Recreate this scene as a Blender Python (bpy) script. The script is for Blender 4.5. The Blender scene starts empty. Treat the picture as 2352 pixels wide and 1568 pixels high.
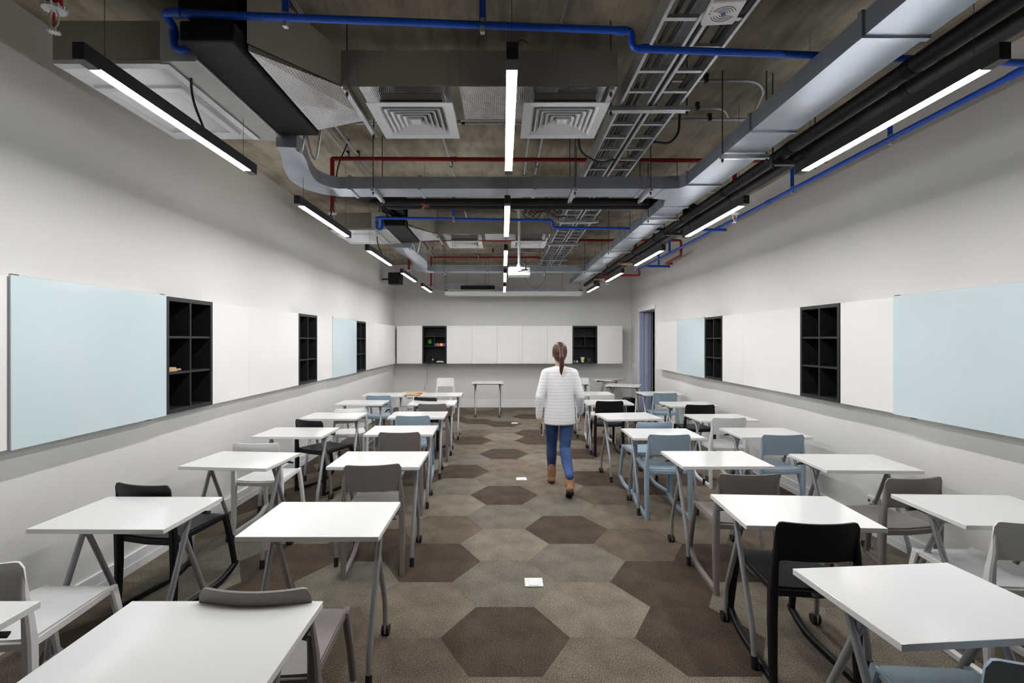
import bpy, bmesh, math, random
from mathutils import Vector, Matrix
random.seed(7)
R = math.radians
H = 1.65                       # eye height
scene = bpy.context.scene
col = scene.collection

# ------------------------------------------------------------------ camera, world, exposure
cd = bpy.data.cameras.new('camera'); cam = bpy.data.objects.new('camera', cd); col.objects.link(cam)
cam.location = (0, 0, H); cam.rotation_euler = (R(90), 0, 0)
cd.sensor_width = 36; cd.lens = 1120 / 2352 * 36
cd.shift_x = 21 / 2352; cd.shift_y = -4 / 2352
cd.clip_start = .05; cd.clip_end = 60
scene.camera = cam
w = bpy.data.worlds.new('world'); scene.world = w; w.use_nodes = True
w.node_tree.nodes['Background'].inputs[0].default_value = (.75, .8, 1, 1)
w.node_tree.nodes['Background'].inputs[1].default_value = .3
scene.view_settings.view_transform = 'Standard'; scene.view_settings.look = 'None'
scene.view_settings.gamma = 1; scene.view_settings.use_curve_mapping = False
scene.view_settings.exposure = 2.22
scene.cycles.caustics_reflective = False
LAMP = 30.0                     # emission of the lamp diffusers

# ------------------------------------------------------------------ helpers
def new_mat(name, base=(.5, .5, .5), rough=.5, metal=0., noise=None, bump=None, coat=0, emit=None, spec=.5):
    """noise=(scale, second colour, detail, stretch) ; bump=(scale, strength)"""
    m = bpy.data.materials.new(name); m.use_nodes = True
    nt = m.node_tree; b = nt.nodes['Principled BSDF']
    b.inputs['Base Color'].default_value = (*base, 1)
    b.inputs['Roughness'].default_value = rough; b.inputs['Metallic'].default_value = metal
    b.inputs['Coat Weight'].default_value = coat; b.inputs['Coat Roughness'].default_value = .05
    b.inputs['Specular IOR Level'].default_value = spec
    if emit:
        b.inputs['Emission Color'].default_value = (*emit[0], 1); b.inputs['Emission Strength'].default_value = emit[1]
    tc = nt.nodes.new('ShaderNodeTexCoord'); mp = nt.nodes.new('ShaderNodeMapping')
    nt.links.new(tc.outputs['Object'], mp.inputs[0])
    if noise:
        n = nt.nodes.new('ShaderNodeTexNoise'); n.inputs['Scale'].default_value = noise[0]
        n.inputs['Detail'].default_value = noise[2] if len(noise) > 2 else 4
        if len(noise) > 3: mp.inputs['Scale'].default_value = noise[3]
        nt.links.new(mp.outputs[0], n.inputs[0])
        rp = nt.nodes.new('ShaderNodeValToRGB')
        rp.color_ramp.elements[0].position = .35; rp.color_ramp.elements[1].position = .65
        rp.color_ramp.elements[0].color = (*base, 1); rp.color_ramp.elements[1].color = (*noise[1], 1)
        nt.links.new(n.outputs['Fac'], rp.inputs[0]); nt.links.new(rp.outputs[0], b.inputs['Base Color'])
    if bump:
        n2 = nt.nodes.new('ShaderNodeTexNoise'); n2.inputs['Scale'].default_value = bump[0]; n2.inputs['Detail'].default_value = 3
        nt.links.new(tc.outputs['Object'], n2.inputs[0])
        bp = nt.nodes.new('ShaderNodeBump'); bp.inputs['Strength'].default_value = bump[1]; bp.inputs['Distance'].default_value = .01
        nt.links.new(n2.outputs['Fac'], bp.inputs['Height']); nt.links.new(bp.outputs[0], b.inputs['Normal'])
    return m

M = {}
M['wall'] = new_mat('wall_paint', (.665, .66, .645), .55, noise=(1.2, (.64, .636, .62)), bump=(60, .04))
M['base'] = new_mat('white_trim', (.78, .78, .80), .35, noise=(5, (.74, .74, .76)))
M['top'] = new_mat('white_laminate', (.79, .79, .79), .11, noise=(3, (.785, .785, .79)))
M['cab'] = new_mat('white_lacquer', (.78, .775, .77), .16, noise=(2, (.76, .755, .755)))
M['glassb'] = new_mat('pale_blue_glass', (.57, .68, .73), .13, noise=(1.2, (.55, .665, .70)))
M['shelf'] = new_mat('charcoal_board', (.010, .010, .013), .5, noise=(12, (.013, .013, .016)), spec=.35)
M['silver'] = new_mat('silver_paint', (.42, .43, .46), .34, .55, noise=(30, (.39, .40, .43)))
M['chrome'] = new_mat('chrome', (.75, .75, .77), .16, 1, noise=(20, (.7, .7, .72)))
M['rubber'] = new_mat('black_rubber', (.012, .012, .013), .5, noise=(40, (.016, .016, .017)))
M['steel_dark'] = new_mat('dark_steel', (.06, .06, .068), .4, .5, noise=(30, (.05, .05, .055)))
M['black_plastic'] = new_mat('black_plastic', (.005, .0045, .006), .42, noise=(20, (.0065, .006, .0075)), spec=.3)
M['white_plastic'] = new_mat('white_plastic', (.72, .72, .73), .38, noise=(20, (.70, .70, .71)))
M['taupe_plastic'] = new_mat('taupe_plastic', (.20, .175, .17), .4, noise=(20, (.19, .167, .162)))
M['blue_plastic'] = new_mat('blue_plastic', (.29, .385, .475), .4, noise=(20, (.28, .375, .463)))
M['galv'] = new_mat('galvanised_steel', (.42, .46, .53), .45, .95, noise=(5, (.37, .41, .48)), bump=(10, .02))
M['strut'] = new_mat('zinc_strut', (.58, .60, .64), .35, .8, noise=(25, (.5, .52, .56)))
M['wrap'] = new_mat('taupe_duct_wrap', (.215, .192, .162), .75, noise=(3, (.24, .215, .18)), bump=(8, .12))
M['panel'] = new_mat('grey_green_panel', (.52, .54, .52), .5, .2, noise=(5, (.47, .49, .47)))
M['tar'] = new_mat('black_foam', (.008, .007, .007), .65, noise=(8, (.012, .010, .010)), bump=(20, .15), spec=.15)
M['bluepipe'] = new_mat('blue_pipe_paint', (.001, .07, .50), .38, noise=(9, (.001, .08, .54)))
M['redpipe'] = new_mat('red_pipe_paint', (.26, .006, .008), .35, noise=(9, (.30, .008, .01)))
M['insul'] = new_mat('black_insulation', (.007, .0065, .008), .55, noise=(7, (.010, .009, .011)), bump=(12, .08), spec=.25)
M['wire'] = new_mat('black_wire', (.012, .012, .012), .5, noise=(20, (.015, .015, .015)))
M['lamp_body'] = new_mat('lamp_housing', (.012, .011, .018), .4, noise=(20, (.015, .014, .02)))
M['lamp'] = new_mat('lamp_diffuser', (.9, .9, .9), .4, emit=((1.0, .985, .965), LAMP))
M['white_metal'] = new_mat('white_metal', (.66, .67, .70), .38, noise=(20, (.63, .64, .67)))
M['dark_hole'] = new_mat('dark_recess', (.03, .03, .03), .8, noise=(10, (.035, .035, .035)))
M['wood'] = new_mat('pale_wood', (.55, .38, .22), .5, noise=(12, (.48, .32, .18), 4, (1, 8, 1)))
M['blue_lit'] = new_mat('blue_lit_paint', (.38, .42, .64), .6, noise=(2, (.35, .39, .60)))  # bluish light in the doorway, put into the base colour
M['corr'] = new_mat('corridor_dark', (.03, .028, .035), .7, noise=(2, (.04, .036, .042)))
M['screw'] = new_mat('sprinkler_glass', (.5, .06, .04), .2, noise=(30, (.6, .1, .06)))

# galvanised duct with spangle-like cells
def foil_mat():
    m = new_mat('foil_insulation', (.58, .59, .62), .2, 1.0)
    nt = m.node_tree; b = nt.nodes['Principled BSDF']
    tc = nt.nodes.new('ShaderNodeTexCoord')
    wv = nt.nodes.new('ShaderNodeTexWave'); wv.inputs['Scale'].default_value = 26; wv.bands_direction = 'X'
    wv2 = nt.nodes.new('ShaderNodeTexWave'); wv2.inputs['Scale'].default_value = 26; wv2.bands_direction = 'Y'
    ns = nt.nodes.new('ShaderNodeTexNoise'); ns.inputs['Scale'].default_value = 3.2; ns.inputs['Detail'].default_value = 1.5
    a = nt.nodes.new('ShaderNodeMath'); a.operation = 'MAXIMUM'
    c = nt.nodes.new('ShaderNodeMath'); c.operation = 'MULTIPLY_ADD'; c.inputs[1].default_value = .025
    for x in (wv, wv2, ns): nt.links.new(tc.outputs['Object'], x.inputs[0])
    nt.links.new(wv.outputs['Fac'], a.inputs[0]); nt.links.new(wv2.outputs['Fac'], a.inputs[1])
    nt.links.new(a.outputs[0], c.inputs[0]); nt.links.new(ns.outputs['Fac'], c.inputs[2])
    bp = nt.nodes.new('ShaderNodeBump'); bp.inputs['Strength'].default_value = .55; bp.inputs['Distance'].default_value = .06
    nt.links.new(c.outputs[0], bp.inputs['Height']); nt.links.new(bp.outputs[0], b.inputs['Normal'])
    return m
M['foil'] = foil_mat()

def concrete_mat():
    m = bpy.data.materials.new('raw_concrete'); m.use_nodes = True
    nt = m.node_tree; b = nt.nodes['Principled BSDF']; b.inputs['Roughness'].default_value = .85
    tc = nt.nodes.new('ShaderNodeTexCoord')
    mp = nt.nodes.new('ShaderNodeMapping'); mp.inputs['Rotation'].default_value = (0, 0, R(35)); mp.inputs['Scale'].default_value = (6, 1.2, 1)
    n = nt.nodes.new('ShaderNodeTexNoise'); n.inputs['Scale'].default_value = 2.2; n.inputs['Detail'].default_value = 9; n.inputs['Roughness'].default_value = .65
    n2 = nt.nodes.new('ShaderNodeTexNoise'); n2.inputs['Scale'].default_value = 1.3; n2.inputs['Detail'].default_value = 8
    mx = nt.nodes.new('ShaderNodeMath'); mx.operation = 'MULTIPLY_ADD'; mx.inputs[1].default_value = .5
    rp = nt.nodes.new('ShaderNodeValToRGB')
    e = rp.color_ramp.elements; e[0].position = .52; e[0].color = (.12, .098, .07, 1); e[1].position = .95; e[1].color = (.52, .46, .36, 1)
    k = e.new(.74); k.color = (.29, .25, .19, 1)
    nt.links.new(tc.outputs['Object'], mp.inputs[0]); nt.links.new(mp.outputs[0], n.inputs[0]); nt.links.new(tc.outputs['Object'], n2.inputs[0])
    nt.links.new(n.outputs['Fac'], mx.inputs[0]); nt.links.new(n2.outputs['Fac'], mx.inputs[2]); nt.links.new(mx.outputs[0], rp.inputs[0])
    nt.links.new(rp.outputs[0], b.inputs['Base Color'])
    bp = nt.nodes.new('ShaderNodeBump'); bp.inputs['Strength'].default_value = .3; bp.inputs['Distance'].default_value = .01
    nt.links.new(n.outputs['Fac'], bp.inputs['Height']); nt.links.new(bp.outputs[0], b.inputs['Normal'])
    return m
M['concrete'] = concrete_mat()

def carpet_mat(name, c):
    m = bpy.data.materials.new(name); m.use_nodes = True
    nt = m.node_tree; b = nt.nodes['Principled BSDF']; b.inputs['Roughness'].default_value = .95; b.inputs['Specular IOR Level'].default_value = .1
    tc = nt.nodes.new('ShaderNodeTexCoord')
    n = nt.nodes.new('ShaderNodeTexNoise'); n.inputs['Scale'].default_value = 150; n.inputs['Detail'].default_value = 3
    n2 = nt.nodes.new('ShaderNodeTexNoise'); n2.inputs['Scale'].default_value = 5; n2.inputs['Detail'].default_value = 5
    a = nt.nodes.new('ShaderNodeMath'); a.operation = 'MULTIPLY_ADD'; a.inputs[1].default_value = .35
    rp = nt.nodes.new('ShaderNodeValToRGB'); e = rp.color_ramp.elements
    e[0].position = .5; e[1].position = .85
    e[0].color = (*[x * .45 for x in c], 1); e[1].color = (*[x * 1.6 for x in c], 1)
    for x in (n, n2): nt.links.new(tc.outputs['Object'], x.inputs[0])
    nt.links.new(n2.outputs['Fac'], a.inputs[0]); nt.links.new(n.outputs['Fac'], a.inputs[2]); nt.links.new(a.outputs[0], rp.inputs[0])
    nt.links.new(rp.outputs[0], b.inputs['Base Color'])
    bp = nt.nodes.new('ShaderNodeBump'); bp.inputs['Strength'].default_value = .5; bp.inputs['Distance'].default_value = .004
    nt.links.new(n.outputs['Fac'], bp.inputs['Height']); nt.links.new(bp.outputs[0], b.inputs['Normal'])
    return m
CAR = {'dark': carpet_mat('carpet_dark_brown', (.068, .050, .038)),
       'mid': carpet_mat('carpet_brown', (.115, .090, .068)),
       'tan': carpet_mat('carpet_tan', (.150, .122, .094)),
       'sand': carpet_mat('carpet_sand', (.180, .153, .120)),
       'green': carpet_mat('carpet_green_grey', (.142, .128, .104))}

# ---- mesh building
def BM(): return bmesh.new()

def box(bm, x0, x1, y0, y1, z0, z1):
    vs = [bm.verts.new(p) for p in ((x0, y0, z0), (x1, y0, z0), (x1, y1, z0), (x0, y1, z0), (x0, y0, z1), (x1, y0, z1), (x1, y1, z1), (x0, y1, z1))]
    for f in ((3, 2, 1, 0), (4, 5, 6, 7), (0, 1, 5, 4), (1, 2, 6, 5), (2, 3, 7, 6), (3, 0, 4, 7)):
        bm.faces.new([vs[i] for i in f]).material_index = 1      # flat-shaded face
    return vs

def rbox(bm, x0, x1, y0, y1, z0, z1, r=.01, seg=2):
    t = bmesh.new(); box(t, x0, x1, y0, y1, z0, z1)
    bmesh.ops.bevel(t, geom=t.edges[:] , offset=r, segments=seg, profile=.5, affect='EDGES')
    t.normal_update()
    for f in t.faces: f.material_index = 1 if max(abs(c) for c in f.normal) > .9999 else 0
    merge(bm, t)

def merge(bm, t, mat=None):
    if mat is not None: bmesh.ops.transform(t, matrix=mat, verts=t.verts[:])
    me = bpy.data.meshes.new('tmp'); t.to_mesh(me); t.free(); bm.from_mesh(me); bpy.data.meshes.remove(me)

def frames(pts):
    """parallel-transport frames along a path"""
    P = [Vector(p) for p in pts]; n = len(P); T = []
    for i in range(n):
        a = P[max(i - 1, 0)]; b = P[min(i + 1, n - 1)]; T.append((b - a).normalized())
    ref = Vector((0, 0, 1)) if abs(T[0].z) < .95 else Vector((0, 1, 0))
    u = (ref - T[0] * ref.dot(T[0])).normalized(); out = []
    for i in range(n):
        if i:
            u = (u - T[i] * u.dot(T[i]))
            u = u.normalized() if u.length > 1e-6 else T[i].orthogonal().normalized()
        out.append((P[i], T[i], u, T[i].cross(u)))
    return out

def ring_loft(bm, rings, caps=True):
    vs = [[bm.verts.new(p) for p in r] for r in rings]; n = len(vs[0])
    for a, b in zip(vs, vs[1:]):
        for i in range(n):
            bm.faces.new((a[i], a[(i + 1) % n], b[(i + 1) % n], b[i]))
    if caps:
        bm.faces.new(vs[0][::-1]); bm.faces.new(vs[-1])

def tube(bm, pts, r, n=10):
    if n >= 8: n = max(n, 14)
    rs = r if isinstance(r, (list, tuple)) else [r] * len(pts)
    rings = []
    for (p, t, u, v), rr in zip(frames(pts), rs):
        rings.append([p + (u * math.cos(2 * math.pi * i / n) + v * math.sin(2 * math.pi * i / n)) * rr for i in range(n)])
    ring_loft(bm, rings)

def rtube(bm, pts, r, n=10, rad=.05, seg=5):
    """tube with rounded corners"""
    P = [Vector(p) for p in pts]; out = [P[0]]
    for a, b, c in zip(P, P[1:], P[2:]):
        d1 = (a - b); d2 = (c - b); k = min(rad, d1.length * .45, d2.length * .45)
        s = b + d1.normalized() * k; e = b + d2.normalized() * k
        for i in range(seg + 1):
            t = i / seg; out.append(s * (1 - t) ** 2 + b * 2 * t * (1 - t) + e * t * t)
    out.append(P[-1]); tube(bm, out, r, n)

def bar(bm, pts, w, h, side=None, r=.004):
    """rectangular-section sweep; w along side vector, h across"""
    ring = []
    P = [Vector(p) for p in pts]
    for i, p in enumerate(P):
        t = (P[min(i + 1, len(P) - 1)] - P[max(i - 1, 0)]).normalized()
        s = Vector(side) if side else Vector((1, 0, 0)); s = (s - t * s.dot(t)).normalized(); q = t.cross(s)
        ww = (w[i] if isinstance(w, (list, tuple)) else w) / 2; hh = (h[i] if isinstance(h, (list, tuple)) else h) / 2
        c = min(r, ww * .6, hh * .6)
        ring.append([p + s * a + q * b for a, b in ((-ww + c, -hh), (ww - c, -hh), (ww, -hh + c), (ww, hh - c), (ww - c, hh), (-ww + c, hh), (-ww, hh - c), (-ww, -hh + c))])
    ring_loft(bm, ring)

def duct_sweep(bm, pts, wd, z0, z1):
    P = [Vector((x, y, 0)) for x, y in pts]; rings = []; ws = wd if isinstance(wd, list) else [wd] * len(P)
    for i, p in enumerate(P):
        wd = ws[i]
        t = (P[min(i + 1, len(P) - 1)] - P[max(i - 1, 0)]).normalized(); s = Vector((t.y, -t.x, 0))
        rings.append([p + s * a + Vector((0, 0, b)) for a, b in ((-wd / 2, z0), (wd / 2, z0), (wd / 2, z1), (-wd / 2, z1))])
    ring_loft(bm, rings)

def prism(bm, poly, z0, z1):
    a = [bm.verts.new((x, y, z0)) for x, y in poly]; b = [bm.verts.new((x, y, z1)) for x, y in poly]; n = len(poly)
    bm.faces.new(a[::-1]); bm.faces.new(b)
    for i in range(n): bm.faces.new((a[i], a[(i + 1) % n], b[(i + 1) % n], b[i]))

def cyl(bm, p, q, r, n=16, r2=None): tube(bm, [p, q], [r, r if r2 is None else r2], n)

def ball(bm, c, r, n=12, sc=(1, 1, 1), rot=None):
    t = bmesh.new(); bmesh.ops.create_uvsphere(t, u_segments=n, v_segments=max(6, n // 2 + 2), radius=1)
    m = Matrix.Translation(Vector(c)) @ (rot or Matrix.Identity(4)) @ Matrix.Diagonal((r * sc[0], r * sc[1], r * sc[2], 1))
    merge(bm, t, m)

def tag(o, label=None, cat=None, group=None, kind=None):
    if label: o['label'] = label
    if cat: o['category'] = cat
    if group: o['group'] = group
    if kind: o['kind'] = kind
    return o

def mesh_of(bm, name, mat, smooth=True):
    bmesh.ops.recalc_face_normals(bm, faces=bm.faces[:])
    if smooth:
        for f in bm.faces: f.smooth = f.material_index == 0
        bm.normal_update()
        for e in bm.edges: e.smooth = len(e.link_faces) == 2 and e.calc_face_angle(0) < R(35)
    for f in bm.faces: f.material_index = 0
    me = bpy.data.meshes.new(name); bm.to_mesh(me); bm.free(); me.materials.append(mat)
    return me

def obj(name, bm, mat, parent=None, smooth=True, loc=None):
    o = bpy.data.objects.new(name, mesh_of(bm, name, mat, smooth)); col.objects.link(o)
    if parent: o.parent = parent
    if loc: o.location = loc
    return o

def thing(name, label, cat, loc=(0, 0, 0), rz=0, group=None):
    o = bpy.data.objects.new(name, None); col.objects.link(o); o.location = loc; o.rotation_euler = (0, 0, rz)
    o.empty_display_size = .1
    return tag(o, label, cat, group)

def struct(name, bm, mat, parent=None):
    o = obj(name, bm, mat, parent, smooth=False)
    if not parent: o['kind'] = 'structure'
    return o

def copy_tree(o, parent=None):
    c = o.copy(); col.objects.link(c); c.parent = parent
    for ch in list(o.children): copy_tree(ch, c)
    return c

# ================================================================== ROOM SHELL
XL, XR, YB, YF, ZC = -2.65, 3.14, 11.92, -4.5, H + 1.83
TW = .32
ZT, ZB = 1.98, 1.082            # cabinet band
bm = BM(); box(bm, XL - TW, XR + TW, YF - .3, YB + .3, -.2, -.004); floor = struct('floor', bm, M['dark_hole'])
bm = BM(); box(bm, XL - TW, XR + TW, YF - .3, YB + .3, ZC, ZC + .2); ceiling = struct('ceiling', bm, M['concrete'])
bm = BM(); box(bm, XL - TW, XR + TW, YB, YB + .3, 0, ZC); struct('wall_back', bm, M['wall'])
bm = BM(); box(bm, XL - TW, XR + TW, YF - .3, YF, 0, ZC); struct('wall_front', bm, M['wall'])
bm = BM()
box(bm, XL - TW, XL, YF, YB, 0, ZB); box(bm, XL - TW, XL, YF, YB, ZT, ZC)
box(bm, XL - TW, XL, YF, 0, ZB, ZT); box(bm, XL - TW, XL - .22, 0, 11.56, ZB, ZT); box(bm, XL - TW, XL, 11.56, YB, ZB, ZT)
struct('wall_left', bm, M['wall'])
bm = BM(); CE = 9.62; D0, D1, DZ = 10.04, 11.24, 2.29
box(bm, XR, XR + TW, YF, CE, 0, ZB); box(bm, XR, XR + TW, YF, CE, ZT, ZC)
box(bm, XR, XR + TW, YF, 1.4, ZB, ZT); box(bm, XR + .22, XR + TW, 1.4, CE, ZB, ZT)
box(bm, XR, XR + TW, CE, D0, 0, ZC); box(bm, XR, XR + TW, D0, D1, DZ, ZC); box(bm, XR, XR + TW, D1, YB, 0, ZC)
struct('wall_right', bm, M['wall'])

def skirting(name, pts, h):
    bm = BM(); x0, y0, x1, y1 = pts
    box(bm, x0, x1, y0, y1, 0, h); box(bm, x0 - (.004 if x1 - x0 < .1 else 0), x1 + (.004 if x1 - x0 < .1 else 0), y0 - .004, y1, 0, h * .45)
    struct(name, bm, M['base'])
skirting('baseboard_left', (XL, YF, XL + .018, YB - .02), .13)
skirting('baseboard_right', (XR - .018, YF, XR, D0 - .06), .13)
skirting('baseboard_back', (XL + .02, YB - .018, XR - .02, YB), .18)

# carpet tiles : regular hexagons, each its own piece
S = .3595; FF = S * math.sqrt(3); X0c, Y0c = .013, 2.70
def clip(poly, ax, val, keep_less):
    out = []
    for i in range(len(poly)):
        a, b = poly[i], poly[(i + 1) % len(poly)]
        ia = (a[ax] <= val) == keep_less; ib = (b[ax] <= val) == keep_less
        if ia: out.append(a)
        if ia != ib:
            t = (val - a[ax]) / (b[ax] - a[ax]); out.append((a[0] + (b[0] - a[0]) * t, a[1] + (b[1] - a[1]) * t))
    return out
KNOWN = {(0, 0): 'dark', (0, 1): 'green', (0, 2): 'sand', (0, 3): 'green', (0, 4): 'dark', (0, 5): 'tan', (0, 6): 'tan', (0, 7): 'dark', (0, 8): 'tan', (0, 9): 'sand', (0, 10): 'tan', (0, 11): 'dark',
         (1, 0): 'sand', (1, 1): 'green', (1, 2): 'dark', (1, 3): 'green', (1, 4): 'tan', (1, 5): 'tan', (1, 6): 'sand', (1, 7): 'tan', (1, 9): 'dark', (1, 10): 'green', (1, -1): 'tan', (0, -1): 'tan', (1, 12): 'dark',
         (-1, 0): 'tan', (-1, 1): 'dark', (-1, 2): 'mid', (-1, 3): 'sand', (-1, 4): 'green', (-1, 5): 'dark', (-1, 6): 'green', (-1, 7): 'tan', (-1, 8): 'dark', (-1, -1): 'mid', (-1, 11): 'dark',
         (2, 0): 'dark', (2, 1): 'dark', (2, 2): 'mid', (2, 3): 'tan', (2, 4): 'mid', (2, 5): 'dark', (2, 6): 'sand', (2, 7): 'dark', (2, 8): 'tan', (2, 9): 'dark', (2, -1): 'sand',
         (-2, 0): 'mid', (-2, 1): 'green', (-2, 2): 'dark', (-2, 3): 'tan', (-2, 4): 'mid', (3, 1): 'dark', (3, 2): 'tan', (3, 4): 'dark', (-3, 1): 'dark', (3, 0): 'sand'}
full = {}
for c in range(-6, 7):
    for k in range(-9, 17):
        cx = X0c + c * 1.5 * S; cy = Y0c + k * FF + (FF / 2 if c % 2 else 0)
        poly = [(cx + (S - .0006) * math.cos(R(60 * i)), cy + (S - .0006) * math.sin(R(60 * i))) for i in range(6)]
        n0 = len(poly)
        q = clip(clip(clip(clip(poly, 0, XR, True), 0, XL, False), 1, YB, True), 1, max(YF, -.6), False)
        if len(q) < 3 or cy < -.9: continue
        kind = KNOWN.get((c, k)) or random.choice(['tan', 'sand', 'green', 'mid', 'dark', 'tan', 'green'])
        h = random.uniform(-.0004, .0004)
        whole = all(abs(a[0] - b[0]) < 1e-9 and abs(a[1] - b[1]) < 1e-9 for a, b in zip(q, poly)) and len(q) == 6
        if whole:
            if kind not in full:
                bm = BM(); prism(bm, [(x - cx, y - cy) for x, y in poly], -.004, 0); full[kind] = mesh_of(bm, 'carpet_tile', CAR[kind], False)
            o = bpy.data.objects.new('carpet_tile', full[kind]); col.objects.link(o); o.location = (cx, cy, h); o.parent = floor
        else:
            bm = BM(); prism(bm, q, -.004, h); o = obj('carpet_tile', bm, CAR[kind], floor, False)
bm = BM(); box(bm, XL, XR, YF, -.6, -.004, 0); obj('carpet_strip', bm, CAR['tan'], floor, False)['kind'] = 'stuff'

# door frame, sliding leaf, corridor
bm = BM()
box(bm, XR - .02, XR - .001, D1 + .0, D1 + .05, 0, DZ - .001); box(bm, XR - .012, XR - .001, D0 - .03, D0, 0, DZ - .001)
box(bm, XR - .02, XR - .001, D0 - .03, D1 + .05, DZ, DZ + .09)
door = struct('door_1', bm, M['base'])
bm = BM(); box(bm, XR + .012, XR + .10, D1 - .03, D1 - .001, .01, DZ - .002); obj('jamb_lining', bm, M['blue_lit'], door, False)
bm = BM(); rbox(bm, XR + .145, XR + .245, D1 - .09, D1 - .035, .01, DZ - .01, .004); lf = obj('sliding_leaf', bm, M['blue_lit'], door)
bm = BM(); box(bm, XR + .20, XR + .205, D1 - .092, D1 - .09, 0.02, DZ - .02); obj('edge_seal', bm, M['rubber'], lf, False)
bm = BM()
cx0, cx1, cy0, cy1 = XR + TW, XR + TW + 1.9, 8.8, 15.2
box(bm, cx0, cx1, cy0, cy1, -.2, -.005); box(bm, cx0, cx1, cy0, cy1, 3.0, 3.1)
box(bm, cx1, cx1 + .1, cy0, cy1, -.2, 3.1); box(bm, cx0, cx1, cy1, cy1 + .1, -.2, 3.1); box(bm, cx0, cx1, cy0 - .1, cy0, -.2, 3.1); box(bm, cx0-.02, cx0, YB+.3, cy1, -.2, 3.1)
struct('wall_corridor', bm, M['corr'])
sb = thing('storage_rack', 'dark storage rack glimpsed through the open doorway', 'rack', (XR + TW + .65, 13.6, 0))
for z in (.05, .55, 1.05, 1.5):
    bm = BM(); box(bm, -.45, .45, -.2, .2, z, z + .03); obj('shelf_board', bm, M['shelf'], sb, False)
    bm = BM(); rbox(bm, -.4, .4, -.17, .17, z + .03, z + .33, .01); obj('storage_box', bm, M['taupe_plastic'], sb)
bm = BM(); [box(bm, a, a + .03, -.2, .2, 0, 1.9) for a in (-.48, .45)]; obj('upright', bm, M['shelf'], sb, False)

# switches on the right wall
for yy in (11.55, 11.75):
    sw = thing('wall_switch', 'white wall switch beside doorway, %s the door' % ('closer to' if yy < 11.6 else 'farther from'), 'switch', (XR, yy, 1.03), group='switches by the door')
    bm = BM(); rbox(bm, -.010, 0, -.035, .035, -.06, .06, .003); obj('plate', bm, M['white_plastic'], sw)
    bm = BM(); rbox(bm, -.016, -.009, -.012, .012, -.03, .03, .003); obj('rocker', bm, M['white_metal'], sw)

# ================================================================== WALL CABINETS
def frame_loc(side):
    """map local (along, depth from front, z) to world"""
    if side == 'left': return lambda a, d, z: (-2.55 - d, a, z)
    if side == 'right': return lambda a, d, z: (3.02 + d, a, z)
    return lambda a, d, z: (a, 11.57 + d, z)
def fbox(bm, f, a0, a1, d0, d1, z0, z1, r=0):
    p, q = f(a0, d0, z0), f(a1, d1, z1)
    lo = [min(u, v) for u, v in zip(p, q)]; hi = [max(u, v) for u, v in zip(p, q)]
    if r: rbox(bm, lo[0], hi[0], lo[1], hi[1], lo[2], hi[2], r, 1)
    else: box(bm, lo[0], hi[0], lo[1], hi[1], lo[2], hi[2])
g = .0015
DEP = {'left': .318, 'right': .338, 'back': .349}
def cab_white(side, a0, a1, label, doors=1, latch=None, group=None):
    f = frame_loc(side); t = thing('wall_cabinet', label, 'cabinet', f((a0 + a1) / 2, .1, ZB), group=group)
    L = Vector(t.location)
    def fl(a, d, z): return tuple(Vector(f(a, d, z)) - L)
    bm = BM(); fbox(bm, fl, a0 + g, a1 - g, .02, DEP[side], ZB + .002, ZT - .002); obj('carcass', bm, M['cab'], t, False)
    for i in range(doors):
        b0 = a0 + (a1 - a0) * i / doors; b1 = a0 + (a1 - a0) * (i + 1) / doors
        bm = BM(); fbox(bm, fl, b0 + g, b1 - g, 0, .019, ZB, ZT, .0015); d = obj('door', bm, M['cab'], t)
        if latch:
            bm = BM(); fbox(bm, fl, b1 - .045, b1 - .02, -.004, 0, ZB + .014, ZB + .026); obj('latch', bm, M['silver'], d, False)
    return t
def cab_glass(side, a0, a1, label):
    f = frame_loc(side); t = thing('glass_board', label, 'whiteboard', f((a0 + a1) / 2, .1, ZB)); L = Vector(t.location)
    def fl(a, d, z): return tuple(Vector(f(a, d, z)) - L)
    bm = BM(); fbox(bm, fl, a0 + g, a1 - g, .004, DEP[side], ZB + .002, ZT - .002); obj('backing_box', bm, M['cab'], t, False)
    bm = BM(); fbox(bm, fl, a0 + g, a1 - g, -.010, .003, ZB - .006, ZT + .006, .002); obj('glass_panel', bm, M['glassb'], t)
    for a in (a0 + .01, a1 - .05):
        bm = BM(); fbox(bm, fl, a, a + .04, -.004, .01, ZT + .006, ZT + .012); obj('clip', bm, M['steel_dark'], t, False)
    bm = BM(); fbox(bm, fl, a0 + g, a1 - g, .0, .006, ZT + .0065, ZT + .0085); obj('top_rail', bm, M['silver'], t, False)
    bm = BM(); fbox(bm, fl, a1 - .2, a1 - .16, -.008, .01, ZB - .012, ZB - .006); obj('clip', bm, M['steel_dark'], t, False)
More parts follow.
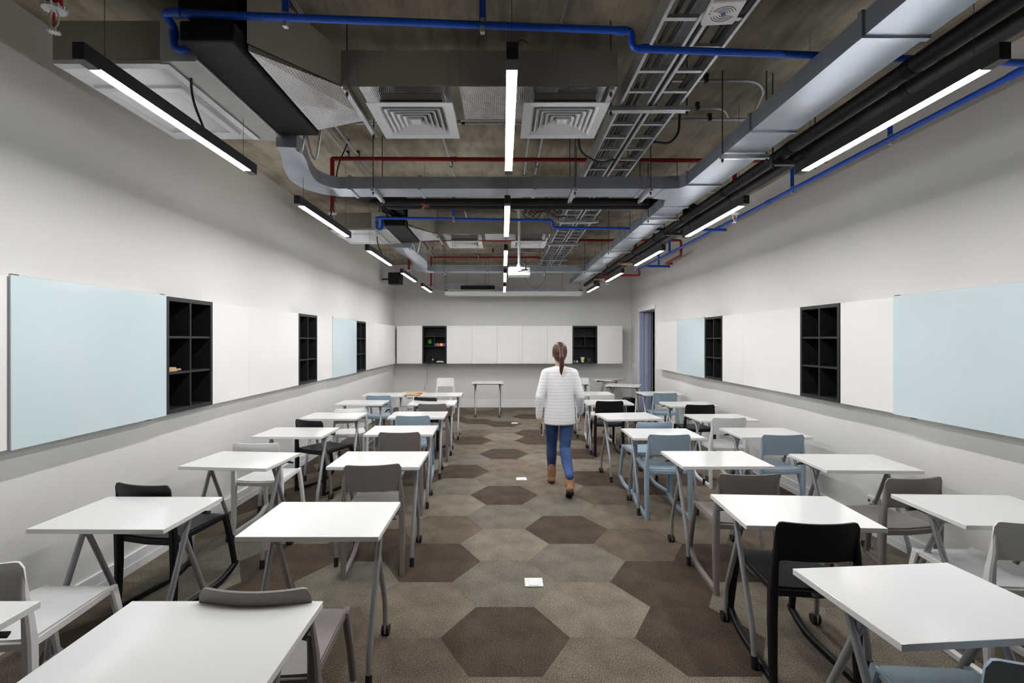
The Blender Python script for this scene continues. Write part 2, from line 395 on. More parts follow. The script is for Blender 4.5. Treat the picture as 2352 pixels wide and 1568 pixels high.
def shelf_unit(side, a0, a1, label, style='grid'):
    f = frame_loc(side); t = thing('shelf_unit', label, 'shelf', f((a0 + a1) / 2, .1, ZB)); L = Vector(t.location)
    def fl(a, d, z): return tuple(Vector(f(a, d, z)) - L)
    dp = DEP[side]; e = .032
    bm = BM()
    fbox(bm, fl, a0 + g, a0 + e, -.004, dp, ZB, ZT); fbox(bm, fl, a1 - e, a1 - g, -.004, dp, ZB, ZT)
    fbox(bm, fl, a0 + e, a1 - e, -.004, dp, ZT - e, ZT); fbox(bm, fl, a0 + e, a1 - e, -.004, dp, ZB, ZB + e)
    obj('frame', bm, M['shelf'], t, False)
    bm = BM(); fbox(bm, fl, a0 + e, a1 - e, dp - .012, dp - .001, ZB + e, ZT - e); obj('back_panel', bm, M['shelf'], t, False)
    if style == 'grid':
        m = (a0 + a1) / 2
        bm = BM(); fbox(bm, fl, m - .009, m + .009, .002, dp - .013, ZB + e, ZT - e); obj('divider', bm, M['shelf'], t, False)
        hh = (ZT - ZB - 2 * e) / 3
        for i in (1, 2):
            z = ZB + e + hh * i
            for b0, b1 in ((a0 + e, m - .0095), (m + .0095, a1 - e)):
                bm = BM(); fbox(bm, fl, b0, b1, .002, dp - .013, z - .009, z + .009); obj('shelf_board', bm, M['shelf'], t, False)
    else:
        z1, z2 = ZT - .26, ZT - .487; m = (a0 + a1) / 2
        for z in (z1, z2):
            bm = BM(); fbox(bm, fl, a0 + e, a1 - e, .002, dp - .013, z - .006, z + .006); obj('shelf_board', bm, M['shelf'], t, False)
        bm = BM(); fbox(bm, fl, m - .007, m + .007, .002, dp - .013, z2 + .0065, z1 - .0065); obj('divider', bm, M['shelf'], t, False)

cab_white('left', 0, 1.29, 'long white wall cabinet at left, nearest the camera')
cab_white('left', 1.29, 2.51, 'white wall cabinet left of the big pale blue board')
cab_glass('left', 2.516, 3.685, 'large pale blue glass board on the left wall, nearer one')
shelf_unit('left', 3.69, 4.28, 'black six-cube wall shelf at left holding a wooden block')
cab_white('left', 4.28, 4.90, 'narrow white wall panel right of the nearest left black shelf')
cab_white('left', 4.90, 6.09, 'wide white wall panel between left wall\'s first and second black shelves')
shelf_unit('left', 6.09, 6.69, 'empty black six-cube shelf, middle one on left wall')
cab_white('left', 6.69, 7.29, 'white panel between middle left black shelf and far pale blue board')
cab_glass('left', 7.29, 8.475, 'smaller looking pale blue glass board far along left wall')
shelf_unit('left', 8.475, 9.07, 'empty black six-cube shelf farthest along left wall')
cab_white('left', 9.07, 9.66, 'narrow white panel right after the farthest left black shelf')
cab_white('left', 9.66, 10.6, 'second white panel beyond the farthest left black shelf')
cab_white('left', 10.6, 11.56, 'white left wall panel meeting the back corner')
cab_white('right', 1.4, 2.58, 'white wall panel at right, nearest the camera')
cab_glass('right', 2.59, 3.765, 'large pale blue glass board at the right edge of photo')
cab_white('right', 3.77, 4.365, 'white panel between big right blue board and nearest right black shelf')
shelf_unit('right', 4.37, 4.95, 'larger looking empty black six-cube shelf on right wall')
cab_white('right', 4.95, 6.13, 'wide white panel between the two right wall black shelves')
cab_white('right', 6.13, 6.71, 'narrow white panel just right of the farther right black shelf')
shelf_unit('right', 6.71, 7.285, 'smaller looking empty black six-cube shelf nearer the doorway')
cab_glass('right', 7.29, 8.455, 'small pale blue glass board on right wall near the doorway')
cab_white('right', 8.455, 9.62, 'white wall panel beside the open doorway')
bx = [-2.52, -1.911, -1.333, -.733, -.134, .465, 1.054, 1.653, 2.242, 2.84]
names = ['leftmost white cupboard on the back wall, left of the plant shelf', None,
         'white back wall cupboard immediately right of the plant shelf', 'white back wall cupboard, second right of the plant shelf',
         'middle white back wall cupboard between the two black shelves', 'white back wall cupboard, second left of the right black shelf',
         'white back wall cupboard behind the walking person', None, 'rightmost white back wall cupboard with faint marker writing']
for i, n in enumerate(names):
    if n: cab_white('back', bx[i], bx[i + 1], n, latch=True)
shelf_unit('back', bx[1], bx[2], 'black open shelf on back wall with plant and coloured boxes', 'four')
shelf_unit('back', bx[7], bx[8], 'black open shelf on back wall right of the person', 'four')
# faint marker writing on the last door
mk = new_mat('faint_marker', (.60, .62, .74), .4, noise=(30, (.64, .66, .76)))
bm = BM()
def scrib(x, z, ww, amp, n):
    pts = []
    for i in range(n * 6 + 1):
        t = i / (n * 6); pts.append((x + t * ww + .006 * math.sin(i * 1.9), 11.5685, z + amp * math.sin(i * 1.3 + x * 9) * (.6 + .4 * math.sin(i * .7))))
    tube(bm, pts, .0013, 4)
for a in ((2.46, 1.90, .10, .016, 3), (2.28, 1.77, .09, .013, 4), (2.45, 1.765, .23, .017, 8), (2.28, 1.655, .08, .010, 4), (2.42, 1.655, .20, .013, 7), (2.39, 1.57, .10, .003, 3)): scrib(*a)
tag(obj('marker_writing', bm, mk), 'faint blue marker scribble on the rightmost back cupboard', 'writing')

# ---- things on the shelves
FB = 11.57
def zs(k): return {0: ZB + .032, 1: ZT - .487 + .006, 2: ZT - .26 + .006}[k]
t = thing('potted_grass', 'small green grass plant in a black pot on back shelf', 'plant', (-1.745, FB + .12, zs(1)))
bm = BM(); cyl(bm, (0, 0, 0), (0, 0, .055), .032, 16, .04); obj('pot', bm, M['black_plastic'], t)
bm = BM()
for i in range(60):
    a = random.uniform(0, 6.28); r = random.uniform(0, .03); l = random.uniform(.07, .13); s = r * 1.3
    p0 = Vector((r * math.cos(a), r * math.sin(a), .05)); p1 = p0 + Vector((s * math.cos(a) * .5, s * math.sin(a) * .5, l * .6)); p2 = p0 + Vector((s * math.cos(a), s * math.sin(a), l))
    tube(bm, [p0, p1, p2], [.0025, .002, .0004], 4)
tag(obj('blades', bm, new_mat('grass_green', (.10, .36, .02), .5, noise=(30, (.2, .5, .03))), t), kind='stuff')
for nme, x, c in (('teal', -1.585, (.01, .22, .2)), ('pink red', -1.527, (.85, .06, .12)), ('yellow', -1.462, (.85, .66, .04)), ('purple', -1.402, (.2, .04, .5))):
    m = new_mat(nme.replace(' ', '_') + '_card', c, .45, noise=(20, tuple(v * .93 for v in c)))
    t = thing('small_box', 'small %s cube box on the back shelf with plant' % nme, 'box', (x, FB + .05, zs(1)), group='coloured boxes on the back shelf')
    bm = BM(); rbox(bm, -.028, .028, -.028, .028, 0, .052, .003); obj('body', bm, m, t)
    bm = BM(); rbox(bm, -.0288, .0288, -.0288, .0288, .052, .066, .003); obj('lid', bm, m, t)
t = thing('desk_phone', 'black desk telephone on the bottom of the plant shelf', 'telephone', (-1.72, FB + .12, zs(0)))
bm = BM(); rbox(bm, -.09, .09, -.09, .09, 0, .04, .008); obj('base', bm, M['black_plastic'], t)
bm = BM(); bar(bm, [(-.07, -.07, .05), (-.07, -.04, .075), (-.07, .04, .075), (-.07, .07, .05)], .03, .028, r=.006); obj('handset', bm, M['black_plastic'], t)
bm = BM(); rbox(bm, .0, .08, -.02, .06, .04, .085, .004); sc = obj('display', bm, M['black_plastic'], t)
bm = BM(); rbox(bm, .035, .06, -.026, -.019, .045, .08, .002); obj('label_card', bm, M['white_plastic'], t)
bm = BM(); rtube(bm, [(-1.76, FB - .012, 1.12), (-1.775, FB - .02, 1.06), (-1.745, FB - .02, 1.035), (-1.72, FB - .02, 1.07), (-1.72, FB - .012, 1.12)], .006, 8, .02)
tag(obj('coiled_cord', bm, M['wire']), 'black coiled phone cord looping below the plant shelf', 'cord')
bm = BM(); pts = [(-1.80, FB + .1, 1.075), (-1.81, 11.6, .9), (-1.80, 11.62, .7), (-1.86, 11.6, .5), (-1.88, 11.5, .3), (-1.86, 11.3, .02)]
rtube(bm, pts, .0035, 6, .08); tag(obj('hanging_cable', bm, M['steel_dark']), 'thin grey cable hanging from the plant shelf to floor', 'cable')
bm = BM(); rbox(bm, -1.58, -1.41, FB + .03, FB + .2, zs(0), zs(0) + .022, .006); rbox(bm, -1.57, -1.46, FB + .02, FB + .15, zs(0) + .022, zs(0) + .032, .004)
tag(obj('paper_stack', bm, M['white_plastic']), 'low stack of white papers beside the desk telephone', 'papers')
for x, r in ((1.70, .018), (1.77, .022)):
    t = thing('marker_pot', 'tiny white lidded pot on right back shelf, %s' % ('left one' if x < 1.72 else 'right one'), 'pot', (x, FB + .05, zs(0)), group='small white pots')
    bm = BM(); cyl(bm, (0, 0, 0), (0, 0, .03), r * 1.2, 14, r); obj('body', bm, M['white_plastic'], t)
    bm = BM(); cyl(bm, (0, 0, .03), (0, 0, .038), r * 1.08, 14); obj('lid', bm, M['white_plastic'], t)
t = thing('snack_cup', 'clear tub with yellow-green label on right back shelf', 'tub', (1.905, FB + .07, zs(0)))
bm = BM(); cyl(bm, (0, 0, 0), (0, 0, .11), .036, 20, .046); obj('cup', bm, M['white_metal'], t)
bm = BM(); cyl(bm, (0, 0, .03), (0, 0, .075), .0395, 20, .044); obj('label_band', bm, new_mat('lime_label', (.45, .6, .03), .5, noise=(30, (.5, .66, .1))), t)
bm = BM(); cyl(bm, (0, 0, .11), (0, 0, .12), .048, 20); obj('lid', bm, M['white_plastic'], t)
t = thing('dark_box', 'dark grey square box beside the yellow-labelled tub', 'box', (2.05, FB + .08, zs(0)))
bm = BM(); rbox(bm, -.045, .045, -.045, .045, 0, .085, .003); obj('body', bm, M['steel_dark'], t)
bm = BM(); rbox(bm, -.046, .046, -.046, .046, .085, .097, .003); obj('lid', bm, M['steel_dark'], t)
hz = (ZT - ZB - .064) / 3
t = thing('wooden_block', 'pale wooden board eraser lying in nearest left black shelf', 'eraser', (-2.62, 3.81, ZB + .032 + hz + .009))
bm = BM(); rbox(bm, -.03, .03, -.07, .07, 0, .02, .003); obj('felt', bm, M['wood'], t)
bm = BM(); rbox(bm, -.025, .025, -.065, .065, .02, .032, .003); obj('handle', bm, M['wood'], t)
t = thing('wooden_peg', 'short pale wooden peg lying beside the wooden eraser', 'peg', (-2.61, 3.915, ZB + .032 + hz + .009))
bm = BM(); cyl(bm, (0, -.022, .009), (0, .022, .009), .009, 12); obj('peg', bm, M['wood'], t)
bm = BM(); cyl(bm, (0, .022, .009), (0, .027, .009), .0105, 12); obj('cap', bm, M['wood'], t)

# ================================================================== DESK
DW, DD, DH = .67, .49, .735
def make_desk():
    t = thing('desk', '', 'desk')
    bm = BM(); rbox(bm, -DW / 2, DW / 2, -DD / 2, DD / 2, DH - .024, DH, .0025); obj('tabletop', bm, M['top'], t)
    for s in (-1, 1):
        x = s * (DW / 2 - .065)
        bm = BM(); rtube(bm, [(x + s * .006, .035, DH - .05), (x + s * .006, -.185, .17), (x + s * .006, -.20, .035)], .0145, 12, .05); l = obj('leg', bm, M['silver'], t)
        bm = BM(); cyl(bm, (x + s * .006, -.1985, .065), (x + s * .006, -.20, 0), .0165, 12); obj('foot_cap', bm, M['rubber'], l)
        bm = BM(); rtube(bm, [(x - s * .014, -.018, DH - .05), (x - s * .014, .205, .20), (x - s * .014, .215, .062)], .0145, 12, .05); l = obj('leg', bm, M['silver'], t)
        xc = x - s * .014
        bm = BM()
        for k in (-.013, .013): cyl(bm, (xc + k - .008, .225, .028), (xc + k + .008, .225, .028), .028, 18)
        c = obj('caster', bm, M['rubber'], l)
        bm = BM(); rbox(bm, xc - .005, xc + .005, .198, .25, .012, .06, .003); cyl(bm, (xc, .215, .052), (xc, .215, .07), .009, 10); obj('caster_fork', bm, M['chrome'], c)
        bm = BM(); bar(bm, [(x, -.16, DH - .030), (x, -.02, DH - .052), (x, .12, DH - .036)], .036, [.010, .022, .016], (1, 0, 0), .003); obj('side_bracket', bm, M['silver'], t)
        bm = BM(); rbox(bm, x - .02, x + .02, .045, .185, DH - .050, DH - .023, .004); b = obj('pivot_block', bm, M['steel_dark'], t)
        bm = BM(); bar(bm, [(x + s * .02, .12, DH - .045), (x + s * .06, .14, DH - .055)], .028, .010, (0, 1, 0), .003); obj('release_lever', bm, M['steel_dark'], b)
    bm = BM(); bar(bm, [(-DW / 2 + .085, .115, DH - .038), (DW / 2 - .085, .115, DH - .038)], .03, .024, (0, 1, 0)); obj('cross_beam', bm, M['silver'], t)
    return t
dproto = make_desk(); dfirst = [True]
def desk(x, y, rot, label, group):
    o = dproto if dfirst[0] else copy_tree(dproto); dfirst[0] = False
    o.location = (x, y, 0); o.rotation_euler = (0, 0, R(rot)); tag(o, label, 'desk', group)
ordn = ['nearest', 'second', 'third', 'fourth', 'fifth', 'sixth', 'seventh']
GL = 'desks of the left aisle row'
for i, (x, y, r) in enumerate([(-.965, 1.465, 0), (-.912, 2.51, 0), (-.94, 3.755, 0), (-1.02, 4.96, 1.5), (-1.03, 5.98, 1), (-1.02, 7.14, 1), (-1.02, 8.22, 1.5)]):
    desk(x, y, r, ['white-topped desk filling the bottom left foreground', 'white desk in left aisle row, second from camera', 'white desk in left aisle row, third from camera',
         'white desk in left aisle row, fourth from camera', 'white desk in left aisle row, fifth from camera', 'white desk in left aisle row, sixth from camera', 'white desk farthest in left aisle row, beside the wood-topped cabinet'][i], GL)
for i, (x, y, r) in enumerate([(-1.955, 1.465, 0), (-1.97, 2.60, -.5), (-1.995, 3.74, -5), (-2.045, 4.85, -1), (-2.035, 5.9, 0), (-2.06, 7.16, 0), (-1.98, 8.2, 1)]):
    desk(x, y, r, ['white desk cut off at bottom left corner of photo', 'white desk by left wall, second from camera', 'slightly turned white desk by left wall, third from camera',
         'white desk by left wall, fourth from camera', 'white desk by left wall, fifth from camera', 'white desk by left wall, sixth from camera', 'farthest white desk by left wall, beside the wood-topped cabinet'][i], 'desks along the left wall')
for i, (x, y, r) in enumerate([(1.513, 1.735, 4.5), (1.55, 2.63, -3.5), (1.635, 3.77, .3), (1.555, 4.79, 0), (1.505, 5.88, 7), (1.54, 7.2, 0), (1.53, 8.38, 0)]):
    desk(x, y, r, ['white desk in bottom right foreground, nearest of right aisle row', 'white desk behind the nearest black chair, right aisle row', 'white desk in right aisle row, third from camera',
         'white desk in right aisle row, fourth from camera, by two blue chairs', 'slightly turned white desk in right aisle row, fifth from camera', 'white desk in right aisle row, sixth from camera', 'white desk farthest in right aisle row, behind the person'][i], 'desks of the right aisle row')
for i, (x, y, r) in enumerate([(2.63, 2.64, -2), (2.62, 3.66, -2), (2.585, 4.83, 0), (2.57, 5.77, 1), (2.65, 6.98, 1), (2.70, 8.40, 3)]):
    desk(x, y, r, ['white desk at right photo edge, nearest along right wall', 'white desk by right wall, second from camera', 'white desk by right wall, third from camera',
         'white desk by right wall, fourth from camera', 'white desk by right wall, fifth from camera', 'farthest white desk by right wall, just before the doorway'][i], 'desks along the right wall')
desk(-.33, 10.6, 181, 'lone white desk standing at the front centre before back wall', 'desks at the front of the room')
desk(1.50, 10.45, 180, 'white desk half hidden behind the walking person at front', 'desks at the front of the room')
desk(2.515, 11.40, 46, 'angled white desk in the back right corner', 'desks at the front of the room')
desk(2.46, 9.91, 157, 'turned white desk standing in front of the doorway', 'desks at the front of the room')

# ================================================================== CHAIR
def grid_panel(bm, fn, nu, nv, th):
    """fn(u,v)->(point, normal); closed shell of thickness th"""
    A = [[None] * (nv + 1) for _ in range(nu + 1)]; B = [[None] * (nv + 1) for _ in range(nu + 1)]
    for i in range(nu + 1):
        for j in range(nv + 1):
            p, n = fn(i / nu, j / nv); p = Vector(p); n = Vector(n).normalized()
            A[i][j] = bm.verts.new(p + n * th / 2); B[i][j] = bm.verts.new(p - n * th / 2)
    for i in range(nu):
        for j in range(nv):
            bm.faces.new((A[i][j], A[i + 1][j], A[i + 1][j + 1], A[i][j + 1])); bm.faces.new((B[i][j], B[i][j + 1], B[i + 1][j + 1], B[i + 1][j]))
    for i in range(nu):
        bm.faces.new((A[i][0], B[i][0], B[i + 1][0], A[i + 1][0])); bm.faces.new((A[i][nv], A[i + 1][nv], B[i + 1][nv], B[i][nv]))
    for j in range(nv):
        bm.faces.new((A[0][j], A[0][j + 1], B[0][j + 1], B[0][j])); bm.faces.new((A[nu][j], B[nu][j], B[nu][j + 1], A[nu][j + 1]))

def make_chair(mat):
    t = thing('chair', '', 'chair')
    # backrest: bowed panel, rounded upper corners, lower edge arching into the stiles
    def back(u, v):
        x = (u - .5) * 2                          # -1..1
        rc = .028; hw = .194
        ax = abs(x) * hw; edge = max(0, ax - (hw - rc))
        ztop = .786 - (rc - math.sqrt(max(0, rc * rc - edge * edge))) + .004 * x * x
        eb = max(0, ax - (hw - .05)); zbot = .602 - .035 * (eb / .05) ** 2
        z = zbot + (ztop - zbot) * v
        wv = 1.03 - .03 * v
        y = -.287 + .032 * x * x - .022 * (v - .5)
        return (x * hw * wv, y, z), (-.33 * x, 1, .1)
    bm = BM(); grid_panel(bm, back, 28, 8, .011); obj('backrest', bm, mat, t)
    def seat(u, v):
        x = (u - .5) * 2; y = -.235 + .455 * v; hw = .192 - .025 * v
        rc = .05; c = max(0, y - (.22 - rc)); cut = rc - math.sqrt(max(0, rc * rc - c * c)); hw -= cut * .6
        dish = -.010 * (1 - x * x) * (1 - v) - .016 * max(0, v - .8) ** 2 / .04
        return (x * hw, y, .455 + dish + .006 * (1 - v)), (0, 0, 1)
    bm = BM(); grid_panel(bm, seat, 14, 14, .014)
    for s in (-1, 1): bar(bm, [(s * .188, -.235, .440), (s * .176, 0, .440), (s * .163, .20, .440)], .012, .034, (1, 0, 0), .004)
    bar(bm, [(-.186, -.238, .438), (0, -.243, .432), (.186, -.238, .438)], .012, .034, (0, 1, 0), .004)
    obj('seat', bm, mat, t)
    for s in (-1, 1):
        bm = BM(); bar(bm, [(s * .187, -.262, .74), (s * .190, -.260, .64), (s * .195, -.252, .55), (s * .197, -.246, .46), (s * .198, -.243, .3), (s * .198, -.248, .12), (s * .198, -.256, 0)],
                       [.012, .024, .034, .040, .038, .034, .031], [.012, .032, .040, .046, .044, .040, .036], (1, 0, 0), .008); obj('rear_leg', bm, mat, t)
        bm = BM(); bar(bm, [(s * .197, -.265, .0185), (s * .188, -.05, .0185), (s * .183, .06, .019), (s * .180, .14, .025), (s * .178, .22, .052), (s * .176, .275, .082), (s * .175, .292, .098)],
                       .030, [.037, .037, .037, .038, .038, .034, .024], (1, 0, 0), .005); obj('runner', bm, mat, t)
        bm = BM(); bar(bm, [(s * .1755, .275, .085), (s * .171, .243, .26), (s * .165, .212, .40), (s * .163, .20, .448)], .031, [.032, .036, .042, .046], (1, 0, 0), .007); obj('front_leg', bm, mat, t)
    return t
protos = {}
def chair(c, x, y, rot, label):
    """x,y = middle of the back's top edge; rot about z"""
    mat = {'k': 'black_plastic', 'w': 'white_plastic', 'g': 'taupe_plastic', 'b': 'blue_plastic'}[c]
    if c not in protos: o = protos[c] = make_chair(M[mat])
    else: o = copy_tree(protos[c])
    a = R(rot); off = Vector((0, .287)); o.location = (x - off.y * math.sin(a), y + off.y * math.cos(a), 0); o.rotation_euler = (0, 0, a)
    tag(o, label, 'chair', {'k': 'black chairs', 'w': 'white chairs', 'g': 'taupe chairs', 'b': 'light blue chairs'}[c])
for a in [
    ('w', -2.06, 1.88, 0, 'white plastic chair cut off at the left photo edge'),
    ('k', -2.16, 2.90, -11, 'black plastic chair by left wall, behind second left wall desk'),
    ('w', -2.065, 4.06, 0, 'white plastic chair at left wall, nearest one fully in view'),
    ('k', -2.09, 5.22, -24, 'turned black plastic chair by left wall, fourth seat back'),
    ('w', -1.91, 6.12, 18, 'turned white plastic chair by left wall, between black and blue chairs'),
    ('b', -1.925, 7.54, 0, 'light blue plastic chair at the far end of left wall desks'),
    ('g', -.862, 1.68, 0, 'taupe plastic chair nearest the camera, left foreground'),
    ('g', -.90, 3.36, 8, 'taupe plastic chair in left aisle row, at third desk'),
    ('g', -.967, 4.54, 2, 'taupe plastic chair in left aisle row, at fourth desk'),
    ('b', -1.025, 5.53, 2, 'light blue plastic chair in the left aisle row'),
    ('g', -.953, 6.56, 1, 'farthest taupe plastic chair in left aisle row'),
    ('k', -1.17, 7.30, -22, 'turned black plastic chair at far end of left aisle row'),
    ('w', -1.295, 11.02, 180, 'white plastic chair facing us before the back wall, left side'),
    ('w', 1.75, 11.05, 180, 'white plastic chair at the back, right of the person'),
    ('w', 1.565, 7.66, 0, 'white plastic chair at far right aisle desk behind black chair'),
    ('k', 1.505, 6.86, 0, 'black plastic chair in right aisle row, farther one'),
    ('b', 1.59, 5.10, 6, 'light blue chair mostly hidden under fourth right aisle desk'),
    ('b', 1.517, 4.43, 0, 'light blue plastic chair fully seen in right aisle row'),
    ('g', 1.58, 3.12, -1, 'taupe plastic chair in right aisle row behind the black one'),
    ('k', 1.49, 2.29, -2, 'large looking black plastic chair in right foreground'),
    ('b', 1.50, 1.29, -4, 'light blue plastic chair cut off at bottom right corner'),
    ('b', 2.635, 7.90, 0, 'light blue plastic chair farthest by right wall near doorway'),
    ('k', 2.625, 6.47, 0, 'black plastic chair by the right wall'),
    ('w', 2.51, 5.39, 2, 'white plastic chair by right wall, between black and blue chairs'),
    ('b', 2.55, 4.42, 1, 'light blue plastic chair by right wall, third seat from camera'),
    ('g', 2.58, 3.04, 6, 'taupe plastic chair by the right wall'),
    ('w', 2.53, 2.30, 0, 'white plastic chair cut off at the right photo edge')]:
    chair(*a)

# low cabinet with wooden top, bag, cable
t = thing('low_cabinet', 'low white cabinet with a wooden top at far left', 'cabinet', (-1.66, 8.98, 0))
bm = BM(); rbox(bm, -.21, .21, -.24, .24, .05, .645, .004); obj('body', bm, M['cab'], t)
bm = BM(); rbox(bm, -.20, .20, -.22, .22, 0, .05, .004); obj('plinth', bm, M['steel_dark'], t)
bm = BM(); rbox(bm, -.215, .215, -.245, .245, .645, .667, .003); obj('wooden_top', bm, M['wood'], t)
for i in range(3):
    bm = BM(); rbox(bm, -.207, .207, -.252, -.241, .06 + i * .195, .245 + i * .195, .003); d = obj('drawer', bm, M['cab'], t)
    bm = BM(); rbox(bm, -.05, .05, -.262, -.252, .215 + i * .195, .23 + i * .195, .002); obj('handle', bm, M['silver'], d)
bm = BM(); rbox(bm, -1.56, -1.47, 8.85, 8.9, .667, .682, .003); tag(obj('red_marker', bm, new_mat('red_marker', (.5, .02, .05), .4, noise=(30, (.6, .1, .12)))), 'small red marker on the wood-topped cabinet', 'marker')
bm = BM(); rtube(bm, [(-1.93, 8.6, .004), (-1.93, 8.62, .30), (-1.96, 8.63, .40), (-2.04, 8.64, .42), (-2.10, 8.65, .34), (-2.12, 8.66, .004)], .012, 8, .09)
tag(obj('cable_loop', bm, M['wire']), 'black cable looping up beside the low white cabinet', 'cable')
t = thing('shoulder_bag', 'black bag slumped under the turned desk near the doorway', 'bag', (2.84, 11.0, 0))
bm = BM(); rings = []
for z, wx, wy in ((0.0, .15, .07), (.04, .17, .09), (.15, .165, .085), (.26, .15, .05), (.31, .155, .02)):
    rings.append([(wx * math.cos(a) * (1 if abs(math.cos(a)) < .7 else .95), wy * math.sin(a), z + (.03 * abs(math.cos(a)) if z > .3 else 0)) for a in [2 * math.pi * i / 20 for i in range(20)]])
ring_loft(bm, rings); obj('body', bm, M['black_plastic'], t)
bm = BM(); rtube(bm, [(-.13, 0, .30), (-.10, 0, .35), (.08, 0, .35), (.13, 0, .30)], .008, 8, .08); obj('strap', bm, M['black_plastic'], t)

# floor sockets
for y, x, n in ((3.31, .21, 'nearest'), (5.77, .22, 'middle'), (9.63, .23, 'farthest')):
    t = thing('floor_socket', 'white square floor socket in the aisle carpet, %s one' % n, 'socket', (x, y, 0), group='floor sockets down the aisle')
    bm = BM(); rbox(bm, -.062, .062, -.058, .058, .0005, .008, .004); obj('plate', bm, M['white_plastic'], t)
    bm = BM(); rbox(bm, -.034, .036, -.050, .050, .0075, .0115, .002); obj('lid', bm, M['white_plastic'], t)

for y, z in ((5.39, .33), (4.11, .29)):
    t = thing('wall_socket', 'white wall socket low on right wall, %s one' % ('farther' if y > 5 else 'nearer'), 'socket', (XR, y, z), group='sockets on the right wall')
    bm = BM(); rbox(bm, -.03, 0, -.06, .06, -.04, .04, .004); obj('box', bm, M['white_plastic'], t)
    bm = BM(); rbox(bm, -.034, -.029, -.05, .05, -.03, .03, .002); obj('face_plate', bm, M['white_metal'], t)
    bm = BM(); [cyl(bm, (-.0355, k, 0), (-.033, k, 0), .012, 10) for k in (-.025, .025)]; obj('outlet', bm, M['steel_dark'], t)

# ================================================================== LAMPS
def lamp_proto():
    t = thing('pendant_lamp', '', 'lamp')
    L0 = 1.26
    bm = BM(); rbox(bm, -.022, .022, 0, L0, .004, .064, .001, 1); obj('housing', bm, M['lamp_body'], t)
    bm = BM(); box(bm, -.0205, .0205, .075, L0 - .075, 0, .0045); obj('diffuser', bm, M['lamp'], t, False)
    for a, b in ((0, .075), (L0 - .075, L0)):
        bm = BM(); box(bm, -.0215, .0215, a + .001, b - .001, 0, .0045); obj('end_cap', bm, M['lamp_body'], t, False)
    for y in (.12, L0 - .12):
        bm = BM(); cyl(bm, (0, y, .064), (0, y, ZC - (H + 1.03)), .0012, 6); obj('suspension_wire', bm, M['steel_dark'], t)
    return t
lp = lamp_proto(); first = True
rows = {'left': -1.56, 'middle': .035, 'right': 1.845}
for side, x in rows.items():
    for i in range(0, 5):
        o = lp if first else copy_tree(lp); first = False
        o.location = (x, 1.79 + 1.90 * i, H + 1.03)
        n = ['first', 'second', 'third', 'fourth', 'fifth'][i] if i >= 0 else None
        tag(o, ('black linear pendant lamp in the %s ceiling row, %s from the camera' % (side, n)) if n else 'black linear pendant lamp of the %s row, behind the camera' % side, 'lamp', 'linear pendant lamps')
# drooping power cables of the left lamps
for i, (p, nm) in enumerate([([(-1.56, 2.55, H + 1.094), (-1.60, 2.50, H + 1.25), (-1.56, 2.45, H + 1.5), (-1.5, 2.4, H + 1.7)], 'nearest left lamp'),
                             ([(-1.56, 4.4, H + 1.094), (-1.50, 4.38, H + 1.3), (-1.5, 4.4, H + 1.55), (-1.4, 4.45, H + 1.83)], 'second left lamp'),
                             ([(-1.56, 6.3, H + 1.094), (-1.62, 6.28, H + 1.25), (-1.6, 6.2, H + 1.45), (-1.5, 6.0, H + 1.7)], 'third left lamp')]):
    bm = BM(); rtube(bm, p, .006, 8, .15); tag(obj('power_cable', bm, M['wire']), 'black power cable rising from the ' + nm, 'cable')
bm = BM(); rtube(bm, [(.035, 1.86, H + 1.094), (.04, 2.0, H + 1.2), (.10, 2.6, H + 1.6), (.14, 2.76, H + 1.68)], .005, 8, .1); tag(obj('power_cable', bm, M['wire']), 'black power cable of nearest centre lamp', 'cable')

# ================================================================== DUCTWORK
ZD = H + 1.27; DHH = .10; DWW = .27
def flange(parent, p, t, wd, z0, z1, mat):
    """collar ring around a duct at p with direction t (xy)"""
    bm = BM(); e = .010; tv = Vector((t[0], t[1], 0)).normalized(); s = Vector((tv.y, -tv.x, 0))
    rings = []
    for d in (-.012, .012):
        rings.append([Vector((p[0], p[1], 0)) + tv * d + s * a + Vector((0, 0, b)) for a, b in ((-wd / 2 - e, z0 - e), (wd / 2 + e, z0 - e), (wd / 2 + e, z1 + e), (-wd / 2 - e, z1 + e))])
    ring_loft(bm, rings); return obj('joint_flange', bm, mat, parent, False)
MX = 1.645                       # main duct centre x
main = thing('supply_duct', 'long galvanised duct running the length of room at right', 'duct')
bm = BM(); box(bm, MX - DWW / 2, MX + DWW / 2, -1.5, 4.02, ZD, ZD + DHH); obj('duct_run', bm, M['galv'], main, False)
bm = BM(); prism(bm, [(MX - DWW / 2, 4.02), (MX + DWW / 2, 4.02), (MX + .115, 4.62), (MX - .125, 4.62), (MX - .17, 4.42), (MX - .30, 4.38), (MX - .30, 4.10), (MX - .17, 4.08)], ZD - .003, ZD + DHH + .003)
obj('branch_tee', bm, M['galv'], main, False)
bm = BM(); box(bm, MX - .12, MX + .115, 4.62, 11.2, ZD, ZD + DHH); obj('duct_run', bm, M['galv'], main, False)
for y in (.6, 2.05, 2.98, 4.0): flange(main, (MX, y), (0, 1), DWW, ZD, ZD + DHH, M['galv'])
for y in [4.66 + .72 * i for i in range(10)]: flange(main, (MX, y), (0, 1), .237, ZD, ZD + DHH, M['strut'])
# cross-broken thin seams on the far run
for i in range(14):
    y = 4.9 + .46 * i
    bm = BM(); box(bm, MX - .124, MX + .119, y, y + .006, ZD - .002, ZD + DHH + .002); obj('standing_seam', bm, M['galv'], main, False)
